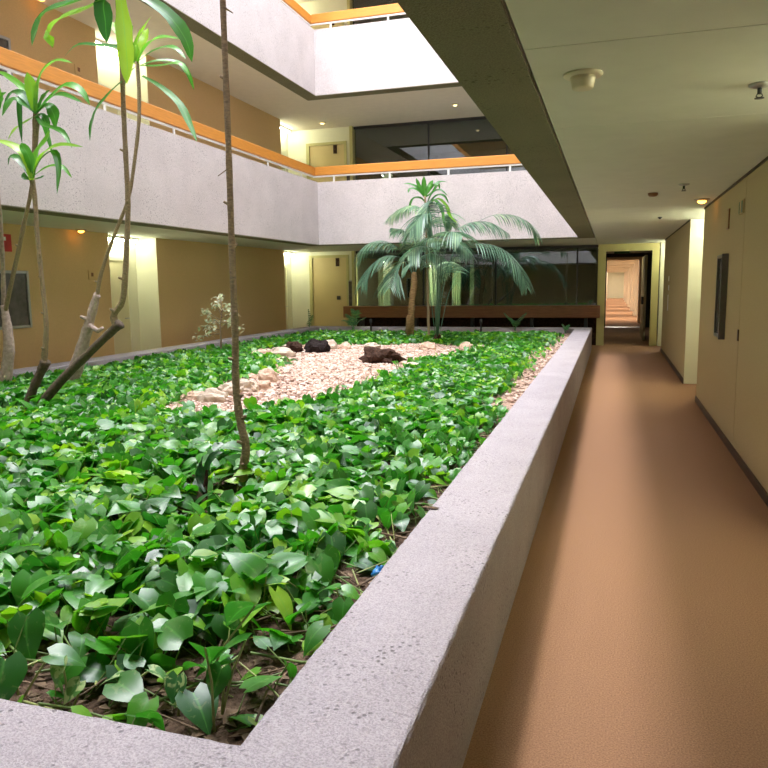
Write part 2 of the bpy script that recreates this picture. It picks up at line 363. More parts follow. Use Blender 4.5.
# ------------------------------------------------------------------ back wall on every level: door + tinted glass
def back(k):
    z0 = 0 if k == 0 else ZC+.5+ST*(k-1); zc = ZC+ST*k
    zg = 0 if k == 0 else z0-.15
    lv = ['ground floor', 'middle gallery', 'top gallery'][k]
    # wall strip round the door (painted yellow green)
    o = MB(); y0, y1 = YB, YB+.2
    o.box(-8.7, -7.88, y0, y1, z0, zc); o.box(-7.88, -6.85, y0, y1, z0+2.31, zc); o.box(-6.85, -6.63, y0, y1, z0, zc)
    struct(o.build('wall_back', M['cream']), 'painted end wall round the corner door')
    fr = MB()
    fr.box(-7.95, -7.86, y0-.03, y0+.05, z0, z0+2.36); fr.box(-6.87, -6.80, y0-.03, y0+.05, z0, z0+2.36); fr.box(-7.86, -6.87, y0-.03, y0+.05, z0+2.29, z0+2.36)
    f = struct(fr.build('door_%d' % (len(door_names)+1), M['ygreen']), 'corner room door with yellow green frame'); door_names[f.name] = 1
    MB().box(-7.86, -6.87, y0+.01, y0+.05, z0+.01, z0+2.29).build('door_leaf', M['door'], f)
    MB().bbox(-7.18, -7.08, y0-.006, y0+.012, z0+2.06, z0+2.28, .003).build('door_closer', M['bark'], f)
    MB().bbox(-7.16, -7.07, y0-.02, y0+.012, z0+1.16, z0+1.26, .003).build('lock_plate', M['dark'], f)
    n = MB(); n.bbox(-6.82, -6.70, y0-.03, y0-.001, z0+.80, z0+1.68, .004)
    b = empty('notice_board', (-6.76, y0-.03, z0+1.2), f'narrow dark framed notice beside the {lv} corner door', 'notice board', 'narrow notices by the corner doors')
    n.build('frame', M['grey_metal'], b); MB().box(-6.805, -6.715, y0-.034, y0-.028, z0+.83, z0+1.65).build('board', M['notice'], b)
    # edge post
    struct(MB().box(-6.70, -6.62, y0-.06, y0+.2, z0, zc).build('trim_post', M['ygreen']), 'yellow green post between door and glass')
    # glass
    zs = .67 if k == 0 else z0
    xr = -.35 if k == 0 else 1.3
    w = struct(MB().box(-6.62, xr, y0+.05, y0+.15, zc-.07, zc).build('window_%d' % (k+1), M['dark']), 'dark tinted window wall')
    edges = [-6.62, -4.75, -2.85, -.84, xr] if k == 0 else [-6.62, -4.6, -2.6, -.6, xr]
    for a, b_ in zip(edges[:-1], edges[1:]):
        MB().box(a+.02, b_-.02, y0+.085, y0+.097, zs, zc-.07).build('window_pane', M['glass'], w)
    for a in edges[1:-1]:
        MB().box(a-.02, a+.02, y0+.06, y0+.12, zs, zc-.07).build('mullion', M['dark'], w)
    if k == 0:
        struct(MB().box(-6.62, xr, y0+.04, y0+.2, 0, .67).build('wall_dado', M['bark']), 'dark wall below the window')
    # dim room behind the glass
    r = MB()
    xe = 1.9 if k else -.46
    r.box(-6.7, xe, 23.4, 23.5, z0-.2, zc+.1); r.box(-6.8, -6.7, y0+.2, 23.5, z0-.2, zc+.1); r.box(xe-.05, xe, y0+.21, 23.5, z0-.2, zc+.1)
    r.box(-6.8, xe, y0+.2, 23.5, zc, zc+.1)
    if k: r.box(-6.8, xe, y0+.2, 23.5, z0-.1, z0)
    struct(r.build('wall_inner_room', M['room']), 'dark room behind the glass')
for k in range(3): back(k)
t = empty('curtain_fill_light', (-5.0, 18.99, ZC), 'added unseen lamp brightening the curtains behind the ground floor glass', 'light')  # lamp added out of sight to brighten the curtains
MB().lathe([(.16, 0), (.16, -.01), (.14, -.015)], (-5.0, 18.99, ZC)).build('ring', M['white'], t, True)
MB().lathe([(.13, -.016), (.12, -.025), (.03, -.03)], (-5.0, 18.99, ZC)).build('lamp', M['curtainfill'], t, True)
# bench-like timber box in front of the glass
t = empty('timber_sill_box', (-3.4, YB-.15, .67), 'long dark brown timber ledge box below the tinted glass', 'ledge')
MB().bbox(-6.85, -.27, YB-.38, YB+.04, .69, .99, .012).build('box', M['brownwood'], t)
for x in (-6.4, -4.9, -3.4, -1.9, -.6): MB().box(x-.04, x+.04, YB-.25, YB-.05, 0, .69).build('support', M['dark'], t)
# pale curtains behind the ground floor glass
for (a, b, lab) in ((-6.56, -6.19, 'pale green curtain behind the glass, first beside the corner door'), (-5.05, -4.70, 'pale green curtain behind the glass left of palm stems'),
               (-4.35, -4.09, 'pale green curtain behind the glass, second from right'), (-3.84, -3.72, 'narrow pale curtain behind the glass, rightmost')):
    vs = []; fs = []; n = 17
    for i in range(n):
        x = a+(b-a)*i/(n-1); y = 20.5+.035*math.sin(i*1.57)
        vs += [(x, y, .02), (x, y, 2.3), (x, y+.012, .02), (x, y+.012, 2.3)]
    for i in range(n-1):
        q = i*4; fs += [(q, q+4, q+5, q+1), (q+2, q+3, q+7, q+6), (q+1, q+5, q+7, q+3), (q, q+2, q+6, q+4)]
    tag(MB().add(vs, fs).build('curtain', M['curtain'], None, True), lab, 'curtain', 'curtains behind the tinted glass')

# ------------------------------------------------------------------ handrails
def handrail(k):
    zt = ZT+ST*k; nm = 'lower' if k == 0 else 'upper'
    xi, yi = VL-.13, VF+.10
    t = empty('handrail', (xi, yi, zt), f'orange wooden handrail along the {nm} balcony wall, turning the far corner', 'handrail', 'balcony handrails')
    a, b = zt+.155, zt+.345
    o = MB(); o.bbox(xi-.035, xi+.035, VN, yi+.035, a, b, .012); o.build('side_rail', M['wood'], t)
    o = MB(); o.bbox(xi+.036, VR+.2, yi-.035, yi+.035, a, b, .012); o.build('back_rail', M['wood'], t)
    o = MB(); o.bbox(xi-.015, xi+.015, VN, yi+.015, a-.035, a-.002, .004); o.bbox(xi+.016, VR+.2, yi-.015, yi+.015, a-.035, a-.002, .004)
    o.build('metal_strip', M['white_metal'], t)
    for x in np.linspace(VL+.35, VR-.1, 5): MB().bbox(x-.02, x+.02, yi-.012, yi+.012, zt, a-.034, .003).build('post', M['white_metal'], t)
    for y in np.linspace(VF-.6, VN+.8, 9): MB().bbox(xi-.012, xi+.012, y-.02, y+.02, zt, a-.034, .003).build('post', M['white_metal'], t)
for k in (0, 1): handrail(k)

# ------------------------------------------------------------------ doorway and far corridor
o = MB(); y0, y1 = YB, YB+.18
o.box(-.35, -.17, y0, y1, 0, ZC); o.box(.89, 1.05, y0, y1, 0, ZC); o.box(-.17, .89, y0, y1, 2.28, ZC)
struct(o.build('trim_2', M['ygreen']), 'yellow green frame of the doorway at the corridor end')
struct(MB().box(XR, XR+.2, 18.7, 18.9, 0, ZC).build('wall_right', M['cream']))
# lobby between the doors
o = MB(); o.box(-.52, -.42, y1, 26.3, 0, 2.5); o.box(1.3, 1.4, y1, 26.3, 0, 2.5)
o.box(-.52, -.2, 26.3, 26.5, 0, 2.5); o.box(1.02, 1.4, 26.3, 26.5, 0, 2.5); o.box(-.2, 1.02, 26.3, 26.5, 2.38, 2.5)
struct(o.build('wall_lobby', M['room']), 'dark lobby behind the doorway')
struct(MB().box(-.6, 1.5, y1, 76, 2.5, 2.6).build('ceiling', M['ceil']), 'ceiling of the far corridor')
struct(MB().box(-.2, 1.02, 26.2, 26.5, 0, .012).build('trim_3', M['grey_metal']), 'metal threshold of the lobby')
# open fire door leaf
d = empty('fire_door', (.80, 20.6, 0), 'pale fire door leaf standing open in the doorway beyond', 'door')
MB().bbox(.80, .86, 20.5, 22.6, .01, 2.24, .006).build('leaf', M['doorpale'], d)
MB().bbox(.74, .80, 20.6, 20.75, .95, 1.15, .01).build('handle', M['black'], d)
d = empty('fire_door', (-.36, 20.6, 0), 'dark fire door leaf folded against the left lobby wall', 'door')
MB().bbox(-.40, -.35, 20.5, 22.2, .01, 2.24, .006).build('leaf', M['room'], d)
MB().bbox(-.35, -.22, 20.55, 20.7, .85, 1.2, .02).build('handle', M['black'], d)
s = empty('exit_sign', (.2, 19.4, 2.3), 'small dark green sign box hanging above the corridor doorway', 'sign')
MB().bbox(.02, .40, 20.0, 20.06, 2.27, 2.40, .006).build('box', M['greensign'], s)
MB().box(.19, .23, 20.01, 20.05, 2.40, 2.5).build('bracket', M['dark'], s)
t = empty('downlight', (.3, 22.5, 2.5), 'added round downlight brightening the lobby between the two doorways', 'light')  # lamp added to brighten the lobby floor
MB().lathe([(.12, 0), (.12, -.02), (.10, -.025)], (.3, 22.5, 2.5)).build('ring', M['white'], t, True)
MB().lathe([(.095, -.0255), (.09, -.03), (.03, -.04)], (.3, 22.5, 2.5)).build('lamp', M['lobbyfill'], t, True)
# corridor beyond: portals on the right wall, end wall
far = mat('apricot_wall', (.72, .60, .45, 1), .7, .04, 4)
o = MB(); o.box(1.12, 1.4, 26.5, 74, 0, 2.5); o.box(-.62, -.46, 26.5, 74, 0, 2.5)
struct(o.build('wall_far_corridor', far), 'apricot wall of the far corridor')
struct(MB().box(-.6, 1.4, 73, 73.2, 0, 2.5).build('wall_end', M['cream']), 'cream wall closing the far corridor')
for i in range(7):
    y = 29+6.2*i
    o = MB(); o.box(.94, 1.12, y, y+.9, 0, 2.5); o.box(-.46, .94, y, y+.9, 2.36, 2.5)
    struct(o.build('trim_portal', far), 'apricot portal frame across the far corridor')
    t = empty('downlight', (.3, y+3.4, 2.5), 'round warm downlight in the far corridor ceiling, number %s bay from the doorway' % ['first', 'second', 'third', 'fourth', 'fifth', 'sixth', 'seventh'][i], 'light', 'downlights of the far corridor')
    t['label'] = 'warm round downlight in the %s bay of the far corridor' % ['first', 'second', 'third', 'fourth', 'fifth', 'sixth', 'seventh'][i]
    MB().lathe([(.15, 0), (.15, -.02), (.12, -.025)], (.3, y+3.4, 2.5)).build('ring', M['white'], t, True)
    MB().lathe([(.115, -.0255), (.11, -.035), (.03, -.045)], (.3, y+3.4, 2.5)).build('lamp', M['warmlamp'], t, True)

# ------------------------------------------------------------------ planter
PX0, PX1, PY0, PY1, PZ = -7.43, -.419, 1.0, 17.4, .518
RW = .367
def planter():
    # rim and sides as one body with a slightly crumbled, chamfered outer edge
    import bmesh
    bm = bmesh.new()
    def loop(x0, x1, y0, y1, z, step=.03):
        p = []
        nx = max(2, int((x1-x0)/step)); ny = max(2, int((y1-y0)/step))
        for i in range(nx): p.append((x0+(x1-x0)*i/nx, y0, z))
        for i in range(ny): p.append((x1, y0+(y1-y0)*i/ny, z))
        for i in range(nx): p.append((x1-(x1-x0)*i/nx, y1, z))
        for i in range(ny): p.append((x0, y1-(y1-y0)*i/ny, z))
        return p
    base = loop(PX0, PX1, PY0, PY1, 0)
    n = len(base)
    cx, cy = (PX0+PX1)/2, (PY0+PY1)/2; hx, hy = (PX1-PX0)/2, (PY1-PY0)/2
    def ring(ins, z, jit=0, jz=0):
        r = []
        for (x, y, _) in base:
            q = Vector(((x-cx)*(hx-ins)/hx+cx, (y-cy)*(hy-ins)/hy+cy, z))
            if jit: q.x += random.uniform(-jit, jit); q.y += random.uniform(-jit, jit); q.z += random.uniform(-jz, jz)
            r.append(bm.verts.new(q))
        return r
    rings = [ring(0, 0), ring(0, .12), ring(0, .34), ring(0, PZ-.05), ring(.001, PZ-.014, .0015, .003), ring(.005, PZ-.004, .0018, .0015), ring(.014, PZ, .004, .001), ring(.09, PZ, 0, .0015), ring(.2, PZ, 0, .001),
             ring(RW-.012, PZ, .002, .001), ring(RW, PZ-.012, .002, .001), ring(RW, .2)]
    for a, b in zip(rings[:-1], rings[1:]):
        for i in range(n): bm.faces.new((a[i], a[(i+1) % n], b[(i+1) % n], b[i]))
    me = bpy.data.meshes.new('planter'); bm.to_mesh(me); bm.free(); me.materials.append(M['concrete'])
    me.polygons.foreach_set('use_smooth', [False]*len(me.polygons))
    o = bpy.data.objects.new('planter', me); COL.objects.link(o)
    tag(o, 'long low concrete planter box filling the floor of the light well', 'planter')
planter()
SX0, SX1, SY0, SY1 = PX0+RW, PX1-RW, PY0+RW, PY1-RW
SOIL = .40
GP = np.array([[-4.19, 6.45], [-4.37, 7.41], [-4.31, 8.49], [-4.65, 9.92], [-5.42, 10.55], [-5.84, 11.76], [-5.61, 12.65], [-4.96, 12.73], [-3.48, 13.44], [-2.46, 13.14], [-2.11, 12.0], [-2.51, 10.92], [-2.74, 9.74], [-2.61, 9.05], [-2.62, 8.0], [-2.6, 7.1], [-2.75, 6.1], [-3.1, 5.55], [-3.6, 5.4], [-4.1, 5.75]])
def inside(P, poly=GP):
    x, y = P[:, 0], P[:, 1]; r = np.zeros(len(P), bool); j = len(poly)-1
    for i in range(len(poly)):
        xi, yi = poly[i]; xj, yj = poly[j]
        c = ((yi > y) != (yj > y)) & (x < (xj-xi)*(y-yi)/(yj-yi+1e-12)+xi); r ^= c; j = i
    return r
def pdist(P, poly=GP):
    d = np.full(len(P), 9.)
    for i in range(len(poly)):
        a, b = poly[i-1], poly[i]; ab = b-a
        t = np.clip(((P-a)@ab)/(ab@ab), 0, 1); d = np.minimum(d, np.linalg.norm(P-(a+t[:, None]*ab), axis=1))
    return d
def wave(x, y, s=1.0, ph=0.0):
    return (np.sin(x*1.7*s+y*.9*s+ph)+np.sin(y*2.3*s-x*1.1*s+1.3+ph)+np.sin(x*3.9*s+2.1+ph)*.6+np.sin(y*4.3*s+x*2.2*s+ph)*.6)/3.2
def soil_z(x, y): return SOIL+.018*wave(x, y, 2.2)
def raw_mesh(name, V, Fs, mats, attrs=None, smooth=True, mi=None):
    """V (n,3); Fs (m,4) quads or (m,3) tris"""
    me = bpy.data.meshes.new(name); V = np.asarray(V, np.float32); Fs = np.asarray(Fs, np.int32); k = Fs.shape[1]
    me.vertices.add(len(V)); me.vertices.foreach_set('co', V.ravel())
    me.loops.add(Fs.size); me.loops.foreach_set('vertex_index', Fs.ravel())
    me.polygons.add(len(Fs)); me.polygons.foreach_set('loop_start', np.arange(0, Fs.size, k, dtype=np.int32)); me.polygons.foreach_set('loop_total', np.full(len(Fs), k, np.int32))
    for m in (mats if isinstance(mats, (list, tuple)) else [mats]): me.materials.append(m)
    me.update(calc_edges=True)
    if mi is not None: me.polygons.foreach_set('material_index', np.asarray(mi, np.int32))
    me.polygons.foreach_set('use_smooth', np.full(len(Fs), smooth))
    for n, a in (attrs or {}).items():
        at = me.attributes.new(n, 'FLOAT', 'POINT'); at.data.foreach_set('value', np.asarray(a, np.float32))
    o = bpy.data.objects.new(name, me); COL.objects.link(o); return o
# soil
gx = np.arange(SX0-.02, SX1+.03, .05); gy = np.arange(SY0-.02, SY1+.03, .06)
GX, GY = np.meshgrid(gx, gy); Zs = soil_z(GX, GY)+rng.normal(0, .006, GX.shape)
V = np.stack([GX, GY, Zs], -1).reshape(-1, 3); nx = len(gx); ny = len(gy)
ii = (np.arange(ny-1)[:, None]*nx+np.arange(nx-1)).ravel(); Fq = np.stack([ii, ii+1, ii+nx+1, ii+nx], 1)
cen = V[Fq].mean(1)[:, :2]; gmi = ((inside(cen)) & (pdist(cen) > .0)).astype(int)
strip = ((cen[:, 0] > SX1-.42-.12*wave(cen[:, 1], cen[:, 1]*0)) & (cen[:, 1] > 6.0)) | (cen[:, 1] > SY1-.7)
tag(raw_mesh('soil', V, Fq, [M['soil'], M['gravelbase']], mi=np.maximum(gmi, strip)), 'brown soil bed of the planter with sandy patches', 'soil', kind='stuff')

# pebbles
def pebbles():
    N = 15000
    P = rng.uniform([-5.9, 6.0], [-2.0, 13.5], (N*3, 2)); P[:, 1] = 5.3+(P[:, 1]-6.0)*(8.2/7.5); ok = inside(P) | ((pdist(P) < .12) & (rng.random(len(P)) < .4)); P = P[ok][:N]
    # extra pebbles in a strip near right rim and along far rim
    Q = np.stack([SX1-np.abs(rng.normal(0, .2, 900))-.02, rng.uniform(7, 15.5, 900)], 1); P = np.concatenate([P, Q[:500]])
    n = len(P)
    # octahedron refined once
    t = (1+5**.5)/2
    v = np.array([(-1, t, 0), (1, t, 0), (-1, -t, 0), (1, -t, 0), (0, -1, t), (0, 1, t), (0, -1, -t), (0, 1, -t), (t, 0, -1), (t, 0, 1), (-t, 0, -1), (-t, 0, 1)])/np.hypot(1, t)
    f = np.array([(0,11,5),(0,5,1),(0,1,7),(0,7,10),(0,10,11),(1,5,9),(5,11,4),(11,10,2),(10,7,6),(7,1,8),(3,9,4),(3,4,2),(3,2,6),(3,6,8),(3,8,9),(4,9,5),(2,4,11),(6,2,10),(8,6,7),(9,8,1)])
    s = rng.uniform(.010, .025, n)*(1+.7*(rng.random(n) < .1)); sc = np.stack([s*rng.uniform(.9, 1.5, n), s*rng.uniform(.8, 1.2, n), s*rng.uniform(.5, .8, n)], 1)
    th = rng.uniform(0, 6.28, n); c, si = np.cos(th), np.sin(th)
    W = v[None]*sc[:, None]*(1+rng.normal(0, .1, (n, 12, 1)))
    X = W[..., 0]*c[:, None]-W[..., 1]*si[:, None]+P[:, 0, None]; Y = W[..., 0]*si[:, None]+W[..., 1]*c[:, None]+P[:, 1, None]
    Zp = W[..., 2]+(soil_z(P[:, 0], P[:, 1])+.008+rng.uniform(0, .012, n))[:, None]
    V = np.stack([X, Y, Zp], -1).reshape(-1, 3); Fs = (f[None]+12*np.arange(n)[:, None, None]).reshape(-1, 3)
    o = raw_mesh('gravel', V, Fs, M['pebble'], smooth=False, attrs={'rnd': np.repeat(rng.random(n), 12)})
    tag(o, 'pink beige gravel covering a clearing in the middle of the planter', 'gravel', kind='stuff')
pebbles()
# per-pebble colour
nt = M['pebble'].node_tree; N_ = nt.nodes; a_ = N_.new('ShaderNodeAttribute'); a_.attribute_name = 'rnd'
r_ = N_.new('ShaderNodeValToRGB'); nt.links.new(a_.outputs['Fac'], r_.inputs[0])
e_ = r_.color_ramp.elements; e_[0].color = (.22, .13, .09, 1); e_[1].color = (.70, .56, .48, 1); k_ = e_.new(.35); k_.color = (.50, .34, .26, 1)
nt.links.new(r_.outputs[0], N_['Principled BSDF'].inputs['Base Color'])

# ------------------------------------------------------------------ pothos leaves
def leaf_template(rows, cols, curl, fold):
    """heart leaf, unit length along +y, petiole at the origin"""
    prof = [(0, .20), (.08, .36), (.22, .45), (.42, .40), (.62, .28), (.82, .12), (1, .005)]
    ts = np.linspace(0, 1, rows); w = np.interp(ts, [p[0] for p in prof], [p[1] for p in prof])
    us = np.linspace(-1, 1, cols); V = []; A = []
    for t, ww in zip(ts, w):
        for u in us:
            back = -.17*(1-t)**3*abs(u)**1.0                # heart lobes reach behind the petiole
            x = u*ww; y = t+back
            z = fold*abs(u)*ww - curl*t*t + .05*math.sin(3*t)*(1-abs(u)) - .35*fold*(u*u)*ww
            V.append((x, y, z)); A.append(abs(u))
    V = np.array(V)
    F_ = [(r*cols+c, r*cols+c+1, (r+1)*cols+c+1, (r+1)*cols+c) for r in range(rows-1) for c in range(cols-1)]
    return V, np.array(F_), np.array(A)
def edge_room(x, y):
    e = np.minimum.reduce([x-SX0, SX1-x, y-SY0, SY1-y])
    return .62+.38*np.clip(e/.28, 0, 1)
def low_growth(x, y):
    e = np.minimum.reduce([x-SX0, SX1-x, y-SY0, SY1-y]); d = pdist(np.stack([x, y], 1))
    h = np.clip(e/.35, .2, 1)*np.clip(.3+d/.8, .3, 1)
    h *= np.clip(.35+(x-SX0)/1.6, .35, 1)*np.clip(.35+(SY1-y)/3.0, .35, 1)
    return h
def scatter_leaves(P, size, rows, cols, zmin, zmax, seed, petiole=True):
    g = np.random.default_rng(seed); n = len(P)
    Vall = []; Fall = []; R = []; AC = []; off = 0
    base_tip = []
    var = g.integers(0, 5, n)
    for k in range(5):
        T_, F_, A_ = leaf_template(rows, cols, [.12, .3, .45, .2, .06][k], [.25, .45, .15, .6, .35][k])
        ix = np.where(var == k)[0]; m = len(ix)
        if not m: continue
        s = size*g.uniform(.6, 1.25, m)*edge_room(P[ix, 0], P[ix, 1])
        head = g.uniform(0, 2*np.pi, m); pit = np.radians(g.normal(-20, 22, m)); rol = np.radians(g.normal(0, 20, m))
        L_ = T_[None]*s[:, None, None]
        cr, sr = np.cos(rol)[:, None], np.sin(rol)[:, None]; x = L_[..., 0]*cr+L_[..., 2]*sr; z = -L_[..., 0]*sr+L_[..., 2]*cr; y = L_[..., 1]
        cp, sp = np.cos(pit)[:, None], np.sin(pit)[:, None]; y2 = y*cp-z*sp; z2 = y*sp+z*cp
        ch, sh = np.cos(head)[:, None], np.sin(head)[:, None]; x3 = x*ch-y2*sh; y3 = x*sh+y2*ch
        px, py = P[ix, 0], P[ix, 1]
        u = g.random(m)**.7
        pz = soil_z(px, py)+zmin+(zmax-zmin)*u*(.75+.35*wave(px, py, 1.6, 2))
        hmod = low_growth(px, py); pz = soil_z(px, py)+(pz-soil_z(px, py))*hmod
        V = np.stack([x3+px[:, None], y3+py[:, None], z2+pz[:, None]], -1)
        low = V[..., 2].min(1)-soil_z(px, py)-.008; V[..., 2] -= np.minimum(low, 0)[:, None]
        # keep the blades off the concrete: slide leaves inwards when they would pass the rim low down
        lim = .0
        for ax, lo, hi in ((0, SX0, SX1), (1, SY0, SY1)):
            over = np.maximum(V[..., ax].max(1)-(hi-lim), 0)-np.maximum((lo+lim)-V[..., ax].min(1), 0); V[..., ax] -= over[:, None]
        Vall.append(V.reshape(-1, 3)); nv = T_.shape[0]
        Fall.append((F_[None]+nv*np.arange(m)[:, None, None]+off).reshape(-1, 4)); off += nv*m
        c = np.clip(g.beta(2.0, 2.6, m)+.15*wave(px, py, 3), 0, 1); R.append(np.repeat(c, nv)); AC.append(np.tile(A_, m))
        base_tip.append(V[:, cols//2])
    return np.concatenate(Vall), np.concatenate(Fall), np.concatenate(R), np.concatenate(AC), np.concatenate(base_tip)
def density_points(n, y0, y1, seed):
    g = np.random.default_rng(seed)
    P = np.stack([g.uniform(SX0+.03, SX1-.03, n), g.uniform(max(SY0+.03, y0), min(SY1-.03, y1), n)], 1)
    x, y = P[:, 0], P[:, 1]
    d = pdist(P); ins = inside(P)
    keep = np.where(ins, np.where(d < .18, .25*(1-d/.18), 0.0), np.clip(.35+d*2.5, 0, 1))
    keep *= np.where(y > 6.5, np.clip((SX1-x-.18)/.45+.15*wave(x, y, 3), .02, 1), np.clip((SX1-x)/.45+.2, .15, 1))   # bare strip on the right
    keep *= np.clip((y-SY0)/.75+.04, .04, 1)                                                  # thin at the front rim
    keep *= np.where(x < SX0+.9, np.clip((x-SX0)/.6+.3*wave(x, y, 2)+.15, .08, 1), 1)   # litter strip at left
    keep *= np.clip((SY1-y-.85)/.4, .02, 1)
    keep *= np.clip(.88+.5*wave(x, y, 2.6, .7), .35, 1)
    # far left bed beside the gravel is sparser
    keep *= np.where((y > 9.5) & (x < -5.6), .75, 1)
    for bx, by in ((-1.93, 3.5), (-5.1, 5.36), (-5.26, 5.44), (-5.91, 6.8))[:4]:      # open soil at the foot of each trunk
        keep *= np.where((np.abs(x-bx-.05*(by-y)*np.sign(bx+9)) < .13) & (y < by+.06) & (y > by-.6), .10, 1)
    return P[g.random(n) < keep]
near = density_points(15500, SY0, 6.2, 3)
mid = density_points(17000, 6.2, 10.5, 4)
farp = density_points(17000, 10.5, 17.1, 5)
Vn, Fn, Rn, An, Bn = scatter_leaves(near, .122, 7, 5, .03, .16, 21)
Vm, Fm, Rm, Am, Bm = scatter_leaves(mid, .105, 5, 5, .035, .155, 22)
Vf, Ff, Rf, Af, Bf = scatter_leaves(farp, .10, 4, 3, .035, .16, 23)
V = np.concatenate([Vn, Vm, Vf]); Fq = np.concatenate([Fn, Fm+len(Vn), Ff+len(Vn)+len(Vm)])
tag(raw_mesh('pothos_ground_cover', V, Fq, M['pothos'], {'rnd': np.concatenate([Rn, Rm, Rf]), 'across': np.concatenate([An, Am, Af])}), 'dense carpet of glossy heart shaped green pothos leaves in the planter', 'ground cover plants', kind='stuff')
# petioles below the near leaves and runners over the soil
def stems():
    g = np.random.default_rng(31); B = Bn[Bn[:, 1] < 5.0]; n = len(B)
    r = .0024; k = 4
    foot = B.copy(); foot[:, :2] += g.normal(0, .05, (n, 2)); foot[:, 0] = np.clip(foot[:, 0], SX0+.01, SX1-.01); foot[:, 1] = np.clip(foot[:, 1], SY0+.01, SY1-.01); foot[:, 2] = soil_z(foot[:, 0], foot[:, 1])-.005
    mid_ = (foot+B)/2; mid_[:, :2] += g.normal(0, .018, (n, 2))
    pts = np.stack([foot, mid_, B], 1)
    # runners
    m = 520
    a = np.stack([g.uniform(SX0+.2, SX1-.05, m), g.uniform(SY0+.03, 5.5, m)], 1); a[:170, 1] = g.uniform(SY0+.02, SY0+.5, 170); a[170:260, 0] = SX1-.02-np.abs(g.normal(0, .2, 90)); a[:260] = np.where(a[:260] < -3, a[:260]*.5-.5, a[:260])
    th = g.normal(0, .5, m)+np.where(np.arange(m) % 2, 0, 1.57); dr = np.stack([np.cos(th), np.sin(th)], 1)*g.uniform(.08, .2, m)[:, None]
    q = np.stack([a-dr, a+g.normal(0, .02, (m, 2)), a+dr], 1); q[..., 0] = np.clip(q[..., 0], SX0+.02, SX1-.015); q[..., 1] = np.clip(q[..., 1], SY0+.015, SY1)
    rz = soil_z(q[..., 0], q[..., 1])+.012+g.uniform(0, .035, (m, 3)); q3 = np.concatenate([q, rz[..., None]], -1)
    allp = np.concatenate([pts, q3]); rad = np.concatenate([np.full(n, r), g.uniform(.0025, .0055, m)]); N = len(allp)
    ang = np.arange(k)*2*np.pi/k
    d = allp[:, 2]-allp[:, 0]; d /= np.linalg.norm(d, axis=1)[:, None]+1e-9
    up = np.where(np.abs(d[:, 2:3]) > .9, np.array([[1., 0, 0]]), np.array([[0, 0, 1.]])); e1 = np.cross(d, up); e1 /= np.linalg.norm(e1, axis=1)[:, None]; e2 = np.cross(d, e1)
    ring = (e1[:, None]*np.cos(ang)[None, :, None]+e2[:, None]*np.sin(ang)[None, :, None])*rad[:, None, None]
    V = (allp[:, :, None, :]+ring[:, None]).reshape(-1, 3)
    fs = [(i*k+j, i*k+(j+1) % k, (i+1)*k+(j+1) % k, (i+1)*k+j) for i in range(2) for j in range(k)]
    Fs = (np.array(fs)[None]+3*k*np.arange(N)[:, None, None]).reshape(-1, 4)
    mi = np.concatenate([np.zeros(n*2*k), np.repeat((g.random(m) < .45)*2+0, 2*k)+0*1]).astype(int)
    tag(raw_mesh('pothos_stems', V, Fs, [M['petiole'], M['petiole_y'], M['litter']], mi=np.where(mi == 0, (np.repeat(g.random(N) < .35, 2*k)).astype(int), mi)), 'tangle of thin green and dry stems between the leaves and soil', 'plant stems', kind='stuff')
stems()
def litter():
    g = np.random.default_rng(41); m = 2600
    P = np.stack([g.uniform(SX0+.04, SX1-.04, m), g.uniform(SY0+.04, SY1-.05, m)], 1)
    P[:500, 1] = SY0+.04+np.abs(g.normal(0, .3, 500)); P[:500, 0] = g.uniform(-2.6, SX1-.05, 500)
    P[500:1300, 0] = SX0+.04+np.abs(g.normal(0, .45, 800)); P[1300:1900, 0] = SX1-.04-np.abs(g.normal(0, .2, 600))
    P = P[~inside(P)]; m = len(P); s = g.uniform(.012, .04, m); th = g.uniform(0, 6.28, m)
    b = np.array([(-.5, 0, 0), (0, -.35, .15), (1, 0, .05), (0, .35, .2), (-.5, 0, -.06), (0, -.35, .09), (1, 0, 0), (0, .35, .14)])
    W = b[None]*s[:, None, None]; c, si = np.cos(th)[:, None], np.sin(th)[:, None]
    X = W[..., 0]*c-W[..., 1]*si+P[:, 0, None]; Y = W[..., 0]*si+W[..., 1]*c+P[:, 1, None]; X = np.clip(X, SX0+.005, SX1-.005); Y = np.clip(Y, SY0+.005, SY1-.005)
    V = np.stack([X, Y, W[..., 2]+soil_z(P[:, 0], P[:, 1])[:, None]+.010], -1).reshape(-1, 3)
    f = np.array([(0, 1, 2, 3), (4, 7, 6, 5), (0, 4, 5, 1), (1, 5, 6, 2), (2, 6, 7, 3), (3, 7, 4, 0)])
    Fs = (f[None]+8*np.arange(m)[:, None, None]).reshape(-1, 4)
    tag(raw_mesh('leaf_litter', V, Fs, M['litter'], smooth=False), 'dry brown leaf litter scattered on the planter soil', 'leaf litter', kind='stuff')
litter()

